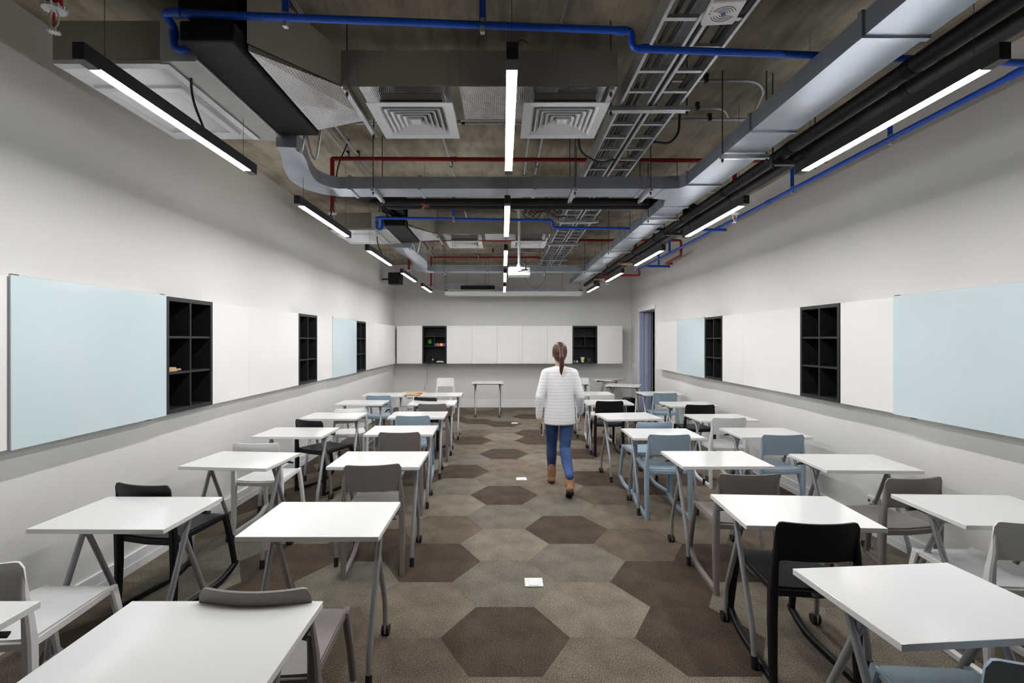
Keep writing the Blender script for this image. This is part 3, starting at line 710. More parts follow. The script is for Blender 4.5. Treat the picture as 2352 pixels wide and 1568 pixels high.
# transverse ducts with elbows
def cross_duct(label, yc, path, xe, joints, w0=.24):
    t = thing('branch_duct', label, 'duct')
    bm = BM(); box(bm, path[-1][0], xe, yc - .12, yc + .12, ZD, ZD + DHH); obj('duct_run', bm, M['galv'], t, False)
    bm = BM(); P = [Vector((a, b, 0)) for a, b in path]; pts = []
    # Catmull-Rom
    Q = [P[0] * 2 - P[1]] + P + [P[-1] * 2 - P[-2]]
    for i in range(1, len(Q) - 2):
        for k in range(5):
            s = k / 5; a, b, c, d = Q[i - 1:i + 3]
            pts.append(.5 * ((2 * b) + (c - a) * s + (2 * a - 5 * b + 4 * c - d) * s * s + (3 * b - a - 3 * c + d) * s ** 3))
    pts.append(P[-1]); duct_sweep(bm, [(p.x, p.y) for p in pts], [.24 - (.24 - w0) * max(0, 1 - i / (len(pts) * .7)) for i in range(len(pts))], ZD + .001, ZD + DHH - .001)
    obj('elbow', bm, M['galv'], t, True)
    for x in joints: flange(t, (x, yc), (1, 0), .24, ZD, ZD + DHH, M['galv'])
    return t
YC1 = 4.22
cross_duct('galvanised cross duct nearer the camera, curving from the left air unit', YC1, [(-1.43, 3.22), (-1.46, 3.4), (-1.55, 3.68), (-1.595, 3.94), (-1.53, 4.13), (-1.42, 4.215), (-1.30, 4.22)], MX - .30, (-1.29, -.70, .27, 1.18), .13)
YC2 = 9.17
cross_duct('galvanised cross duct farther back, curving from the second air unit', YC2, [(-1.40, 6.75), (-1.38, 7.2), (-1.36, 7.8), (-1.42, 8.4), (-1.50, 8.85), (-1.43, 9.12), (-1.28, 9.17)], MX - .12, (-1.27, -.30, .62, 1.2))

# trapeze hangers
def trapeze(x0, x1, y, z, label, mat='strut', cat='hanger', grp=None, along_y=False, wd=.03):
    t = thing('trapeze_hanger', label, cat, group=grp)
    bm = BM()
    if along_y: rbox(bm, x0 - wd / 2, x0 + wd / 2, y, x1, z - .03, z, .003, 1); ends = [(x0, y + .03), (x0, x1 - .03)]
    else: rbox(bm, x0, x1, y - wd / 2, y + wd / 2, z - .03, z, .003, 1); ends = [(x0 + .015, y), (x1 - .015, y)]
    obj('channel', bm, M[mat], t)
    for a, b in ends:
        bm = BM(); cyl(bm, (a, b, z - .055), (a, b, ZC), .004, 6); cyl(bm, (a, b, z - .045), (a, b, z - .031), .009, 6); obj('threaded_rod', bm, M['steel_dark'], t)
    return t
G1 = 'hangers under the long right duct'
for y, n in ((3.32, 'nearest'), (5.02, 'second'), (6.9, 'third'), (8.9, 'farthest')):
    trapeze(MX - .165, MX + .165, y, ZD - .011, 'zinc trapeze hanger under long right duct, %s one' % n, grp=G1)
trapeze(-1.08, 4.40, 4.03, ZD - .011, 'zinc channel hanger under near cross duct, left one', along_y=True)
trapeze(.60, 4.40, 4.03, ZD - .011, 'zinc channel hanger under near cross duct, beside cable ladder', along_y=True)
trapeze(1.23, 4.40, 4.03, ZD - .011, 'zinc channel hanger under near cross duct, next to the tee', along_y=True)
trapeze(-1.10, 9.36, 8.98, ZD - .011, 'zinc channel hanger under far cross duct, left one', along_y=True)
trapeze(.78, 9.36, 8.98, ZD - .011, 'zinc channel hanger under far cross duct, right one', along_y=True)

# far return duct (blue-grey) just before the back wall
t = thing('return_duct', 'blue-grey flat duct crossing above the projector screen', 'duct')
bm = BM(); box(bm, -1.7, -.35, 11.3, 11.55, H + 1.20, H + 1.31); obj('duct_run', bm, M['galv'], t, False)
bm = BM(); ring_loft(bm, [[(-.35, 11.3, H + 1.20), (-.35, 11.55, H + 1.20), (-.35, 11.55, H + 1.31), (-.35, 11.3, H + 1.31)], [(-.05, 11.3, H + 1.10), (-.05, 11.55, H + 1.10), (-.05, 11.55, H + 1.21), (-.05, 11.3, H + 1.21)]]); obj('offset_piece', bm, M['galv'], t, False)
bm = BM(); box(bm, -.05, 1.45, 11.3, 11.55, H + 1.10, H + 1.21); obj('duct_run', bm, M['galv'], t, False)
for x in (-1.2, -.5, .3, 1.0): 
    bm = BM(); box(bm, x, x + .02, 11.29, 11.56, H + (1.19 if x < -.2 else 1.09), H + (1.32 if x < -.2 else 1.22)); obj('joint_flange', bm, M['strut'], t, False)

for x in (-1.6, -.4, 0.02, 1.4):
    bm = BM(); cyl(bm, (x, 11.42, H + 1.2), (x, 11.42, ZC), .004, 6); obj('hanger_rod', bm, M['steel_dark'], t)
# ---- air units with insulated box duct and diffusers
def diffuser_proto():
    t = thing('ceiling_diffuser', '', 'air vent')
    wd = .225
    bm = BM(); zz = 0
    def sqring(a, b, za, zb, mb):
        va = [mb.verts.new((sx * a, sy * a, za)) for sx, sy in ((-1, -1), (1, -1), (1, 1), (-1, 1))]; vb = [mb.verts.new((sx * b, sy * b, zb)) for sx, sy in ((-1, -1), (1, -1), (1, 1), (-1, 1))]
        va2 = [mb.verts.new((sx * a, sy * a, za + .004)) for sx, sy in ((-1, -1), (1, -1), (1, 1), (-1, 1))]; vb2 = [mb.verts.new((sx * b, sy * b, zb + .004)) for sx, sy in ((-1, -1), (1, -1), (1, 1), (-1, 1))]
        for i in range(4):
            j = (i + 1) % 4
            mb.faces.new((va[i], va[j], vb[j], vb[i])); mb.faces.new((va2[i], vb2[i], vb2[j], va2[j])); mb.faces.new((va[i], va2[i], va2[j], va[j])); mb.faces.new((vb[i], vb[j], vb2[j], vb2[i]))
    sqring(wd + .02, wd - .03, 0, .002, bm); sqring(wd - .03, wd - .05, .002, .02, bm); obj('frame', bm, M['white_metal'], t, False)
    for k in range(5):
        a = wd - .062 - k * .031; bm = BM(); sqring(a, a - .026, .0, .028, bm); obj('louvre_ring', bm, M['white_metal'], t, False)
    bm = BM(); sqring(.03, .002, 0, .012, bm); obj('centre_cone', bm, M['white_metal'], t, False)
    bm = BM(); box(bm, -.18, .18, -.18, .18, .045, .05); obj('inner_plate', bm, M['dark_hole'], t, False)
    return t
dif = diffuser_proto(); difs = [dif]
def air_unit(yF, yD, sx, zu, pos, tail):
    """yF near edge of the fan-coil, yD front of the box duct; zu underside height"""
    Z = H + zu; t = thing('air_unit', 'fan coil unit with black foam cover, %s' % pos, 'air conditioner')
    L = .88
    X = lambda v: v * zu + sx
    # return plenum
    bm = BM(); box(bm, X(-1.624), X(-1.234), yF, yF + L, Z, Z + .20); obj('plenum', bm, M['wrap'], t, False)
    bm = BM(); box(bm, X(-1.622), X(-1.236), yF + .002, yF + L, Z - .006, Z); obj('plenum_underside', bm, M['white_metal'], t, False)
    bm = BM(); box(bm, X(-1.236), X(-1.232) + .035, yF - .002, yF + L, Z - .010, Z - .001); obj('foil_tape', bm, M['foil'], t, False)
    bm = BM(); box(bm, X(-1.622), X(-1.234), yF - .003, yF + .04, Z - .008, Z + .012); obj('foil_tape', bm, M['foil'], t, False)
    # grille
    gx0, gx1, gy0, gy1 = X(-1.60), X(-1.262), yF + .20, yF + L - .10
    bm = BM(); e = .04
    for q in ((gx0, gx1, gy0, gy0 + e), (gx0, gx1, gy1 - e, gy1), (gx0, gx0 + e, gy0 + e, gy1 - e), (gx1 - e, gx1, gy0 + e, gy1 - e)): box(bm, *q, Z - .022, Z - .006)
    bm2 = BM(); box(bm2, gx0 + e, gx1 - e, gy0 + e, gy1 - e, Z - .0075, Z - .0062); obj('grille_dark_sheet', bm2, M['shelf'], t, False)  # dark sheet added behind the slats, darkens the gaps for contrast
    gr = obj('return_grille', bm, M['white_metal'], t, False)
    n = 20
    sl = None
    for i in range(n):
        xx = gx0 + e + (gx1 - gx0 - 2 * e) * (i + .5) / n
        if sl is None:
            bm = BM(); bar(bm, [(0, gy0 + e, 0), (0, gy1 - e, 0)], .012, .003, (1, 0, .7), .001); sl = mesh_of(bm, 'grille_slat', M['white_metal'])
        o = bpy.data.objects.new('grille_slat', sl); col.objects.link(o); o.parent = gr; o.location = (xx, 0, Z - .014)
    # unit casing
    bm = BM(); box(bm, X(-1.232), X(-1.10), yF - .01, yF + L + .04, Z + .0, Z + .20); obj('casing_panel', bm, M['panel'], t, False)
    bm = BM(); bar(bm, [(X(-1.098), yF - .02, Z + .012), (X(-1.098), yF + L + .03, Z + .012)], .012, .03, (1, 0, 0)); obj('edge_angle', bm, M['strut'], t)
    bm = BM(); rbox(bm, X(-1.09), X(-.905), yF - .16, yF + L - .02, Z + .005, Z + .10, .012); obj('foam_cover', bm, M['tar'], t)
    bm = BM(); rbox(bm, X(-1.13), X(-.93), yF - .10, yF + .05, Z + .19, Z + .40, .02); rbox(bm, X(-1.02), X(-.95), yF + .06, yF + .3, Z + .19, Z + .46, .01); obj('upper_box', bm, M['tar'], t)
    # foil transition + box duct
    zb, zt = H + 1.45, H + 1.655
    x0 = X(-.895)
    dz = Z
    d = thing('insulated_duct', 'foil-bottomed insulated box duct carrying two diffusers, %s' % pos, 'duct')
    bm = BM()
    A = [(x0, yF - .06, Z + .02), (x0, yF + .80, Z + .02), (x0, yF + .80, zt + .0), (x0, yF - .06, zt + .02)]
    B = [(-.93, yD, zb), (-.88, yD + .42, zb), (-.88, yD + .42, zt), (-.93, yD, zt)]
    ring_loft(bm, [A, B]); obj('foil_transition', bm, M['foil'], d, False)
    bm = BM(); vs = [(x0, yF - .072, Z + .05), (-.93, yD - .008, zb + .004), (-.93, yD - .008, zt + .004), (x0, yF - .072, zt + .05)]
    ring_loft(bm, [[Vector(p) + Vector((0, 0, 0)) for p in vs], [Vector(p) + Vector((.004, .008, 0)) for p in vs]]); obj('wrap_cheek', bm, M['wrap'], d, False)
    bm = BM(); box(bm, -.93, .655, yD, yD + .42, zb + .004, zt); obj('wrapped_body', bm, M['wrap'], d, False)
    bm = BM(); box(bm, -.93, .656, yD + .004, yD + .421, zb, zb + .004); box(bm, .655, .659, yD + .004, yD + .421, zb, zt); obj('foil_underside', bm, M['foil'], d, False)
    for x in (-.88, -.3, .32):
        bm = BM(); box(bm, x, x + .05, yD - .003, yD + .423, zb - .003, zt + .002); obj('foil_tape', bm, M['wrap'], d, False)
    zd = H + 1.34; k = 1.34 / 1120
    for cx in (-.58 * 1.34 / 1.46, .394 * 1.34 / 1.46):
        bm = BM(); box(bm, cx - .178, cx + .178, yD + .045, yD + .385, zd + .03, zb); obj('diffuser_neck', bm, M['wrap'], d, False)
        bm = BM()
        for q in ((cx - .186, cx + .186, yD + .035, yD + .045), (cx - .186, cx + .186, yD + .385, yD + .395), (cx - .186, cx - .178, yD + .045, yD + .385), (cx + .178, cx + .186, yD + .045, yD + .385)): box(bm, *q, zb - .02, zb + .003)
        obj('foil_tape', bm, M['foil'], d, False)
        o = dif if difs else None
        if difs: difs.pop()
        else: o = copy_tree(dif)
        o.location = (cx, yD + .225 - .01, zd)
        tag(o, 'square white ceiling diffuser, %s pair, %s one' % (pos, 'left' if cx < 0 else 'right'), 'air vent', 'square ceiling diffusers')
    for x, sd in ((-.895, 'left'), (.62, 'right')):
        trapeze(x, yD + .62, yD - .02, zb - .004, 'zinc channel holding the %s end of insulated duct, %s' % (sd, pos), along_y=True)
    # flexible conduits looping out of the unit
    for i, a in enumerate((0, .05)):
        bm = BM(); xx = X(-1.06) + a * 2
        tube(bm, [(xx + .10 * s, yF + L + .02 + .02 * math.sin(s * 3.1), Z + .06 - (.14 + a) * math.sin(math.pi * s)) for s in [k / 10 for k in range(11)]], .009, 8)
        tag(obj('flexible_conduit', bm, M['strut']), 'grey flexible conduit loop %s below air unit, %s' % ('lower' if i else 'upper', pos), 'conduit')
air_unit(2.34, 2.79, 0, 1.33, 'nearer the camera', None)
air_unit(5.87, 6.68, .06, 1.33, 'farther down the room', None)

# ================================================================== PIPES
def pipe(name, pts, r, mat, label, fit=(), group=None, rad=.05, clamps=(), cat='pipe'):
    t = thing(name, label, cat, group=group)
    bm = BM(); rtube(bm, pts, r, 14, rad); obj('pipe_run', bm, mat, t)
    for a, b in fit:
        bm = BM(); cyl(bm, a, b, r * 1.22, 14); obj('coupling', bm, mat, t)
    for p in clamps:
        bm = BM(); box(bm, p[0] - .015, p[0] + .015, p[1] - .004, p[1] + .004, p[2] + r, ZC); obj('hanger_strap', bm, mat, t, False)
        bm = BM(); rbox(bm, p[0] - .011, p[0] + .011, p[1] - .013, p[1] + .013, p[2] - r - .022, p[2] + r + .012, .003); obj('clamp', bm, M['strut'], t)
    return t
ZP = H + 1.40
def bluecross(yl, zp, lab, far):
    k = zp / 1.40; Z = H + zp; X0, X1 = -1.455 * k, .585 * k
    y = lambda x: yl + (x - X0) * .06
    e = 1.50 if far else 2.70
    pts = [(X0 + .045, yl + .30, Z), (X0 + .045, yl + .11, Z + .005), (X0 + .045, yl + .11, Z - .105), (X0 - .018, yl + .10, Z - .105), (X0 - .018, yl + .10, Z + .005),
           (X0, yl, Z), (X1, y(X1), Z), (X1 + .003, y(X1), Z - .085), (e, y(e), Z - .085)]
    t = pipe('water_pipe', pts, .0165, M['bluepipe'], lab, rad=.03,
             fit=[((X1 - .07, y(X1), Z), (X1 - .03, y(X1), Z)), ((X1 + .04, y(X1), Z - .085), (X1 + .08, y(X1), Z - .085)), ((X0 + .04, y(X0), Z), (X0 + .08, y(X0), Z)),
                  ((X0 - .018, yl + .10, Z - .02), (X0 - .018, yl + .10, Z - .05)), ((X0 + .045, yl + .11, Z - .06), (X0 + .045, yl + .11, Z - .09)), ((X0 + .045, yl + .15, Z), (X0 + .045, yl + .18, Z))],
             clamps=[(-.57 if far else -1.0, y(-.8), Z)] + ([] if far else [(-.095, y(-.09), Z)]))
    if far:
        bm = BM(); rtube(bm, [(1.80, y(1.8), Z - .085), (2.68, y(2.7), Z - .085)], .0165, 14); obj('pipe_run', bm, M['bluepipe'], t)
    return t
bluecross(2.20, 1.475, 'blue water pipe crossing the ceiling nearest the camera', False)
bluecross(5.60, 1.40, 'blue water pipe crossing the ceiling farther down the room', True)
XW, ZW = 2.70, H + 1.40
t = pipe('water_pipe', [(XW, -1.5, ZW), (XW, 9.9, ZW)], .0185, M['bluepipe'], 'long blue water pipe running beside the right wall',
         fit=[((XW, 4.92, ZW), (XW, 5.0, ZW)), ((XW, 2.50, ZW), (XW, 2.6, ZW)), ((XW, 6.05, ZW), (XW, 6.2, ZW))], clamps=[])
for y in (3.40, 4.55, 7.9):
    bm = BM(); box(bm, XW - .016, XW + .016, y - .004, y + .004, ZW + .018, ZC); obj('hanger_strap', bm, M['bluepipe'], t, False)
    bm = BM(); rbox(bm, XW - .013, XW + .013, y - .011, y + .011, ZW - .04, ZW + .03, .003); obj('clamp', bm, M['strut'], t)
pipe('water_pipe', [(XW, 9.15, ZW - .02), (3.13, 9.17, ZW - .02)], .022, M['bluepipe'], 'short blue stub pipe meeting the right wall near the doorway', clamps=[(2.93, 9.16, ZW - .02)])

# red sprinkler pipes
def sprinkler(x, y, ztop, label):
    zb = H + 1.07
    t = thing('sprinkler', label, 'sprinkler', (x, y, zb))
    bm = BM(); cyl(bm, (0, 0, .085), (0, 0, ztop - zb), .020, 14); cyl(bm, (0, 0, .085), (0, 0, .12), .024, 14); obj('drop_pipe', bm, M['redpipe'], t)
    bm = BM(); cyl(bm, (0, 0, .078), (0, 0, .088), .034, 20); 
    for i in range(12):
        a = i * math.pi / 6; cyl(bm, (.033 * math.cos(a), .033 * math.sin(a), .078), (.036 * math.cos(a), .036 * math.sin(a), .092), .004, 5)
    obj('escutcheon', bm, M['white_metal'], t)
    bm = BM()
    for s in (-1, 1): rtube(bm, [(s * .008, 0, .078), (s * .017, 0, .06), (s * .015, 0, .03), (0, 0, .014)], .003, 6, .01)
    cyl(bm, (0, 0, .006), (0, 0, .018), .006, 10); obj('yoke', bm, M['white_metal'], t)
    bm = BM(); cyl(bm, (0, 0, .02), (0, 0, .07), .004, 8); obj('glass_bulb', bm, M['screw'], t)
    bm = BM(); cyl(bm, (0, 0, .0), (0, 0, .004), .013, 16)
    for i in range(12):
        a = i * math.pi / 6; cyl(bm, (.011 * math.cos(a), .011 * math.sin(a), .002), (.019 * math.cos(a), .019 * math.sin(a), .003), .003, 5)
    obj('deflector', bm, M['white_metal'], t)
ZR = H + 1.655
for a in [(-1.565, 1.70, ZC, 'white sprinkler head at top left corner of photo'), (-1.56, 4.46, ZR, 'sprinkler head under the near red pipe, left'),
          (-1.56, 8.10, H + 1.64, 'sprinkler head on long red drop beside second air unit'), (-1.56, 10.6, H + 1.79, 'farthest left sprinkler head before back wall'),
          (2.12, 4.46, ZR, 'sprinkler head right of the aisle below blue wall pipe'), (2.04, 7.5, ZC, 'sprinkler head by right pipes, middle one'),
          (2.16, 10.07, ZC, 'farthest right sprinkler head near the back wall')]: sprinkler(*a)
pipe('fire_pipe', [(-1.56, 4.46, ZR - .02), (-1.56, 4.46, ZR), (3.0, 4.52, ZR)], .0195, M['redpipe'], 'dark red sprinkler pipe crossing the ceiling, nearer one', rad=.04, fit=[((-.48, 4.475, ZR - .0), (-.42, 4.475, ZR))])
pipe('fire_pipe', [(-1.56, 10.6, H + 1.77), (-1.56, 10.6, H + 1.79), (.8, 10.6, H + 1.79), (.8, 10.6, H + 1.45)], .0195, M['redpipe'], 'dark red sprinkler pipe crossing the ceiling, farther one', rad=.05)
pipe('fire_pipe', [(-1.56, 8.1, H + 1.63), (-1.56, 8.1, H + 1.65), (2.96, 8.1, H + 1.65), (2.96, 8.1, H + 1.40), (2.96, 8.85, H + 1.38), (3.08, 8.85, H + 1.38)], .021, M['redpipe'], 'red pipe crossing mid room and bending down by right wall', rad=.04)
pipe('fire_pipe', [(1.85, 9.1, H + 1.2), (2.55, 9.1, H + 1.2), (2.55, 9.1, H + 1.30)], .02, M['redpipe'], 'short red pipe elbow above the farther right lamps', rad=.03)

# insulated chilled water pipes
ZI = H + 1.27
for i, (x, n) in enumerate(((1.905, 'inner'), (2.06, 'outer'))):
    t = thing('insulated_pipe', 'thick black insulated pipe along right side, %s one' % n, 'pipe', group='thick insulated pipes at right')
    bm = BM(); rtube(bm, [(x, -1.5, ZI), (x, 3.0, ZI), (x, 11.3 if i == 0 else 10.9, ZI - .0)], .041, 16, .1); obj('pipe_run', bm, M['insul'], t)
    for y in [1.3 + .95 * k + .2 * i for k in range(10)]:
        bm = BM(); cyl(bm, (x, y, ZI), (x, y + .05, ZI), .0435, 16); obj('tape_band', bm, M['tar'], t)
for i, y in enumerate((3.35, 5.6, 7.8, 9.8)):
    n = ['nearest', 'second', 'third', 'farthest'][i]
    trapeze(1.84, 2.16, y, ZI - .043, 'dark strut bracket under the insulated pipes, %s' % n, 'steel_dark' if i < 2 else 'wood', wd=.04)
ZJ = H + 1.40
t = pipe('insulated_pipe', [(1.905, 5.06, ZJ - .10), (1.905, 5.06, ZJ + .03), (-1.38, 5.06, ZJ + .03), (-1.36, 5.35, ZJ + .10), (-1.29, 5.95, ZJ + .10)], .036, M['insul'], 'thick black pipe crossing behind the near cross duct, upper one', rad=.09)
t = pipe('insulated_pipe', [(2.06, 5.20, ZJ - .10), (2.06, 5.20, ZJ + .025), (-1.24, 5.20, ZJ + .025), (-1.22, 5.40, ZJ + .10), (-1.18, 5.95, ZJ + .10)], .034, M['insul'], 'thick black pipe crossing behind the near cross duct, lower one', rad=.09)
for i, x in enumerate((-1.62, -1.45)):
    pipe('insulated_pipe', [(x, -.5, H + 1.66), (x + .05, 1.5, H + 1.66), (x + .12, 2.0, H + 1.62)], .045, M['insul'], 'thick black pipe entering the near air unit, %s one' % ('left' if i == 0 else 'right'), rad=.1)

# conduits near the ceiling
ZQ = ZC - .045
cond = [([(1.05, 3.36, ZQ), (1.75, 3.36, ZQ), (1.88, 3.50, ZQ), (1.95, 3.75, ZQ)], 'thin metal conduit bending over the right duct, nearest'),
        ([(1.30, 3.76, ZQ), (1.70, 3.76, ZQ), (1.80, 3.9, ZQ)], 'thin metal conduit bending over the right duct, second'),
        ([(1.25, 3.95, ZQ), (2.1, 3.95, ZQ)], 'thin metal conduit crossing above the right duct'),
        ([(-1.50, 3.9, ZQ), (-1.50, 10.5, ZQ)], 'thin metal conduit along left of ceiling, outer one'), ([(-1.40, 3.9, ZQ), (-1.40, 10.5, ZQ)], 'thin metal conduit along left of ceiling, inner one'),
        ([(-.53, 4.15, ZQ), (-.53, 11.0, ZQ)], 'thin conduit along ceiling left of centre lamps'), ([(.23, 4.15, ZQ), (.23, 6.4, ZQ)], 'thin conduit along ceiling right of centre lamps'),
        ([(.35, 4.15, ZQ), (.35, 11.0, ZQ)], 'second thin conduit along ceiling right of centre lamps'), ([(-1.2, 4.0, ZQ - .01), (.55, 4.0, ZQ - .01)], 'thin conduit crossing ceiling behind the near diffusers'),
        ([(-1.2, 3.9, ZQ - .03), (.5, 3.9, ZQ - .03)], 'second thin conduit crossing ceiling behind near diffusers'),
        ([(.345, 1.6, ZQ), (.335, 2.75, ZQ)], 'thin conduit above nearest centre lamp'), ([(-1.12, 1.6, ZQ), (-1.10, 2.75, ZQ)], 'thin conduit above the foil duct at upper left'),
        ([(1.0, 5.9, ZQ), (2.6, 5.9, ZQ)], 'thin conduit crossing above right pipes in mid room'), ([(-1.3, 9.75, ZQ - .03), (.9, 9.75, ZQ - .03)], 'thin conduit crossing ceiling above far cross duct'),
        ([(2.1, 8.4, ZQ), (3.1, 8.4, ZQ)], 'thin conduit crossing near the doorway wall')]
for p, l in cond:
    t = thing('conduit', l, 'conduit')
    bm = BM(); rtube(bm, p, .011, 8, .1); obj('tube', bm, M['strut'], t)
    a, b = Vector(p[0]), Vector(p[1]); n = max(1, int((b - a).length / 1.4))
    for k in range(n):
        q = a.lerp(b, (k + .5) / n); bm = BM(); rbox(bm, q.x - .014, q.x + .014, q.y - .014, q.y + .014, q.z - .013, ZC, .002, 1); obj('saddle', bm, M['steel_dark'], t)
for i, (pts, lab) in enumerate([([(.62, 3.95, ZQ), (.62, 4.0, ZQ - .25), (.80, 4.02, ZQ - .33), (.92, 4.02, ZQ - .30)], 'grey flexible conduit looping left of the cable ladder'),
        ([(1.38, 3.8, ZQ), (1.37, 3.8, ZQ - .18), (1.30, 3.8, ZQ - .26), (1.14, 3.8, ZQ - .24)], 'grey flexible conduit looping right of the cable ladder'),
        ([(.50, 5.6, ZQ), (.50, 5.65, ZQ - .28), (.62, 5.7, ZQ - .36), (.74, 5.7, ZQ - .34)], 'flexible conduit looping left of the ladder in mid room')]):
    bm = BM(); rtube(bm, pts, .009, 8, .12); tag(obj('flexible_conduit', bm, M['steel_dark']), lab, 'conduit')

# ================================================================== CABLE LADDERS
ZL = H + 1.50
rung_me = None
for i, (xa, xb, n) in enumerate(((.745, .928, 'left'), (.955, 1.138, 'right'))):
    t = thing('cable_ladder', 'long galvanised cable ladder overhead, %s one of the pair' % n, 'cable ladder', group='twin cable ladders')
    for x in (xa, xb):
        bm = BM(); box(bm, x - .0015, x + .0015, -1.0, 10.9, ZL, ZL + .10); s = 1 if x == xa else -1
        box(bm, min(x, x + s * .016), max(x, x + s * .016), -1.0, 10.9, ZL - .002, ZL + .001); box(bm, min(x, x + s * .016), max(x, x + s * .016), -1.0, 10.9, ZL + .098, ZL + .101)
        obj('side_rail', bm, M['strut'], t, False)
    if rung_me is None:
        bm = BM(); box(bm, .003, .180, -.012, .012, .004, .007); box(bm, .003, .180, -.012, -.010, .004, .022); box(bm, .003, .180, .010, .012, .004, .022); rung_me = mesh_of(bm, 'rung', M['strut'], False)
    y = .49
    while y < 10.8:
        o = bpy.data.objects.new('rung', rung_me); col.objects.link(o); o.parent = t; o.location = (xa, y, ZL); y += .225
    for k in range(4):
        bm = BM(); xx = random.uniform(xa + .03, xb - .03); pts = [(xx + random.uniform(-.02, .02), -.9 + q * .9, ZL + .032 + .004 * k) for q in range(13)]
        tube(bm, pts, random.choice((.005, .007, .010)), 6)
        tag(obj('cable', bm, [M['wire'], M['steel_dark'], M['wire'], M['steel_dark']][k]), 'cable lying in the %s overhead ladder, strand %s' % (n, 'one two three four'.split()[k]), 'cable', 'cables in the ladders')
for y, n in ((3.14, 'nearest'), (4.62, 'second'), (6.13, 'third'), (7.6, 'fourth'), (9.1, 'farthest')):
    trapeze(.68, 1.20, y, ZL - .004, 'zinc cross channel under the cable ladders, %s one' % n, wd=.045, grp='channels under the cable ladders')

# access points
t = thing('access_point', 'white wireless access point on the cable ladder with ringed grille', 'access point', (.985, 2.18, H + 1.475), rz=R(-5))
bm = BM(); rbox(bm, -.075, .075, -.085, .085, -.02, .012, .012, 3); obj('cover', bm, M['white_plastic'], t)
for k in range(4):
    bm = BM(); r = .018 + .011 * k
    for a0 in (20, 200):
        tube(bm, [(r * math.cos(R(a0 + 14 * i)), .0 + r * math.sin(R(a0 + 14 * i)), -.0205) for i in range(11)], .0013, 5)
    obj('grille_ring', bm, M['steel_dark'], t)
bm = BM(); cyl(bm, (0, 0, -.0225), (0, 0, -.0195), .010, 16); obj('badge', bm, new_mat('blue_badge', (.05, .06, .25), .4, noise=(30, (.06, .07, .3))), t)
bm = BM(); [rbox(bm, -.045 + .009 * i, -.041 + .009 * i, .086 - .004, .088, -.012, .004, .001, 1) for i in range(11)]; obj('vent_slots', bm, M['dark_hole'], t)
for i, c in enumerate(((.8, .5, .05), (.1, .5, .1), (.7, .1, .05))):
    bm = BM(); rbox(bm, -.064, -.058, -.05 + .02 * i, -.042 + .02 * i, -.0222, -.019, .001, 1); obj('indicator', bm, new_mat('indicator_' + 'abc'[i], c, .4, noise=(50, c)), t)
t = thing('junction_box', 'small white box with blue cable at the top of ladders', 'junction box', (1.115, 2.02, H + 1.47))
bm = BM(); rbox(bm, -.03, .03, -.03, .03, -.01, .02, .004); obj('body', bm, M['white_plastic'], t)
bm = BM(); tube(bm, [(.0 - .16 * s, .02, .0 - .05 * math.sin(math.pi * s)) for s in [k / 10 for k in range(11)]], .003, 6); obj('patch_lead', bm, new_mat('navy_lead', (.01, .01, .12), .4, noise=(20, (.012, .012, .14))), t)

# tangle of cables near projector pole
for k in range(4):
    bm = BM(); pts = []
    for i in range(22):
        s = i / 21; pts.append((.27 + s * .65, 6.5 + .06 * math.sin(i * 1.1 + k), H + 1.68 + .045 * math.sin(i * .9 + k * 2) - .04 * math.sin(s * 6 + k) + .05 * s))
    tube(bm, pts, .005, 6); tag(obj('loose_cable', bm, M['wire']), 'tangled black cable near the projector pole, strand %s' % 'one two three four'.split()[k], 'cable', 'tangled cables by the pole')

t = thing('hanging_ornament', 'small reddish spiky ornament hanging below the near cross duct', 'ornament', (-.80, 4.98, H + 1.37))
bm = BM()
for i in range(14):
    a = random.uniform(0, 6.28); b = random.uniform(-1.2, .9); l = random.uniform(.035, .065)
    tube(bm, [(0, 0, 0), (l * math.cos(a) * math.cos(b), l * math.sin(a) * math.cos(b), l * math.sin(b))], [.012, .001], 5)
obj('spikes', bm, new_mat('dusty_red', (.22, .06, .05), .6, noise=(30, (.28, .09, .07))), t)
bm = BM(); cyl(bm, (0, 0, 0), (0, 0, ZC - H - 1.37), .0015, 6); obj('string', bm, M['steel_dark'], t)
# ================================================================== PROJECTOR, SCREEN, SPEAKERS
t = thing('projector', 'white projector hanging on a white ceiling pole', 'projector', (.218, 6.58, H + .872))
bm = BM(); rbox(bm, -.145, .145, -.12, .12, 0, .095, .02, 3); obj('body', bm, M['white_plastic'], t)
bm = BM(); rbox(bm, -.142, .146, -.125, .12, -.018, .02, .009); obj('lower_shell', bm, M['white_plastic'], t)
bm = BM(); rbox(bm, .03, .11, -.126, -.119, .045, .065, .002); obj('socket_panel', bm, M['steel_dark'], t)
bm = BM(); cyl(bm, (0, .12, .045), (0, .15, .045), .04, 20); obj('lens', bm, M['black_plastic'], t)
bm = BM(); cyl(bm, (0, 0, .13), (0, 0, ZC - H - .872), .0165, 16); cyl(bm, (0, 0, .095), (0, 0, .15), .04, 16, .02); obj('pole', bm, M['white_metal'], t)
bm = BM(); rbox(bm, -.06, .06, -.06, .06, .885, .91, .004); cyl(bm, (0, 0, .80), (0, 0, .885), .024, 14); obj('ceiling_plate', bm, M['white_metal'], t)
bm = BM(); rtube(bm, [(.02, -.02, .17), (.09, -.1, .12), (.08, -.15, .05), (.0, -.135, .03), (-.02, -.13, .03)], .006, 8, .04); obj('cable', bm, M['wire'], t)
M['case_white'] = new_mat('case_white', (.85, .85, .86), .35, noise=(20, (.83, .83, .84)))
t = thing('screen_casing', 'long white projector screen casing hung before the back wall', 'projector screen', (.25, 11.0, H + 1.05))
bm = BM(); rbox(bm, -1.54, 1.54, -.045, .045, -.04, .045, .012); obj('case', bm, M['case_white'], t)
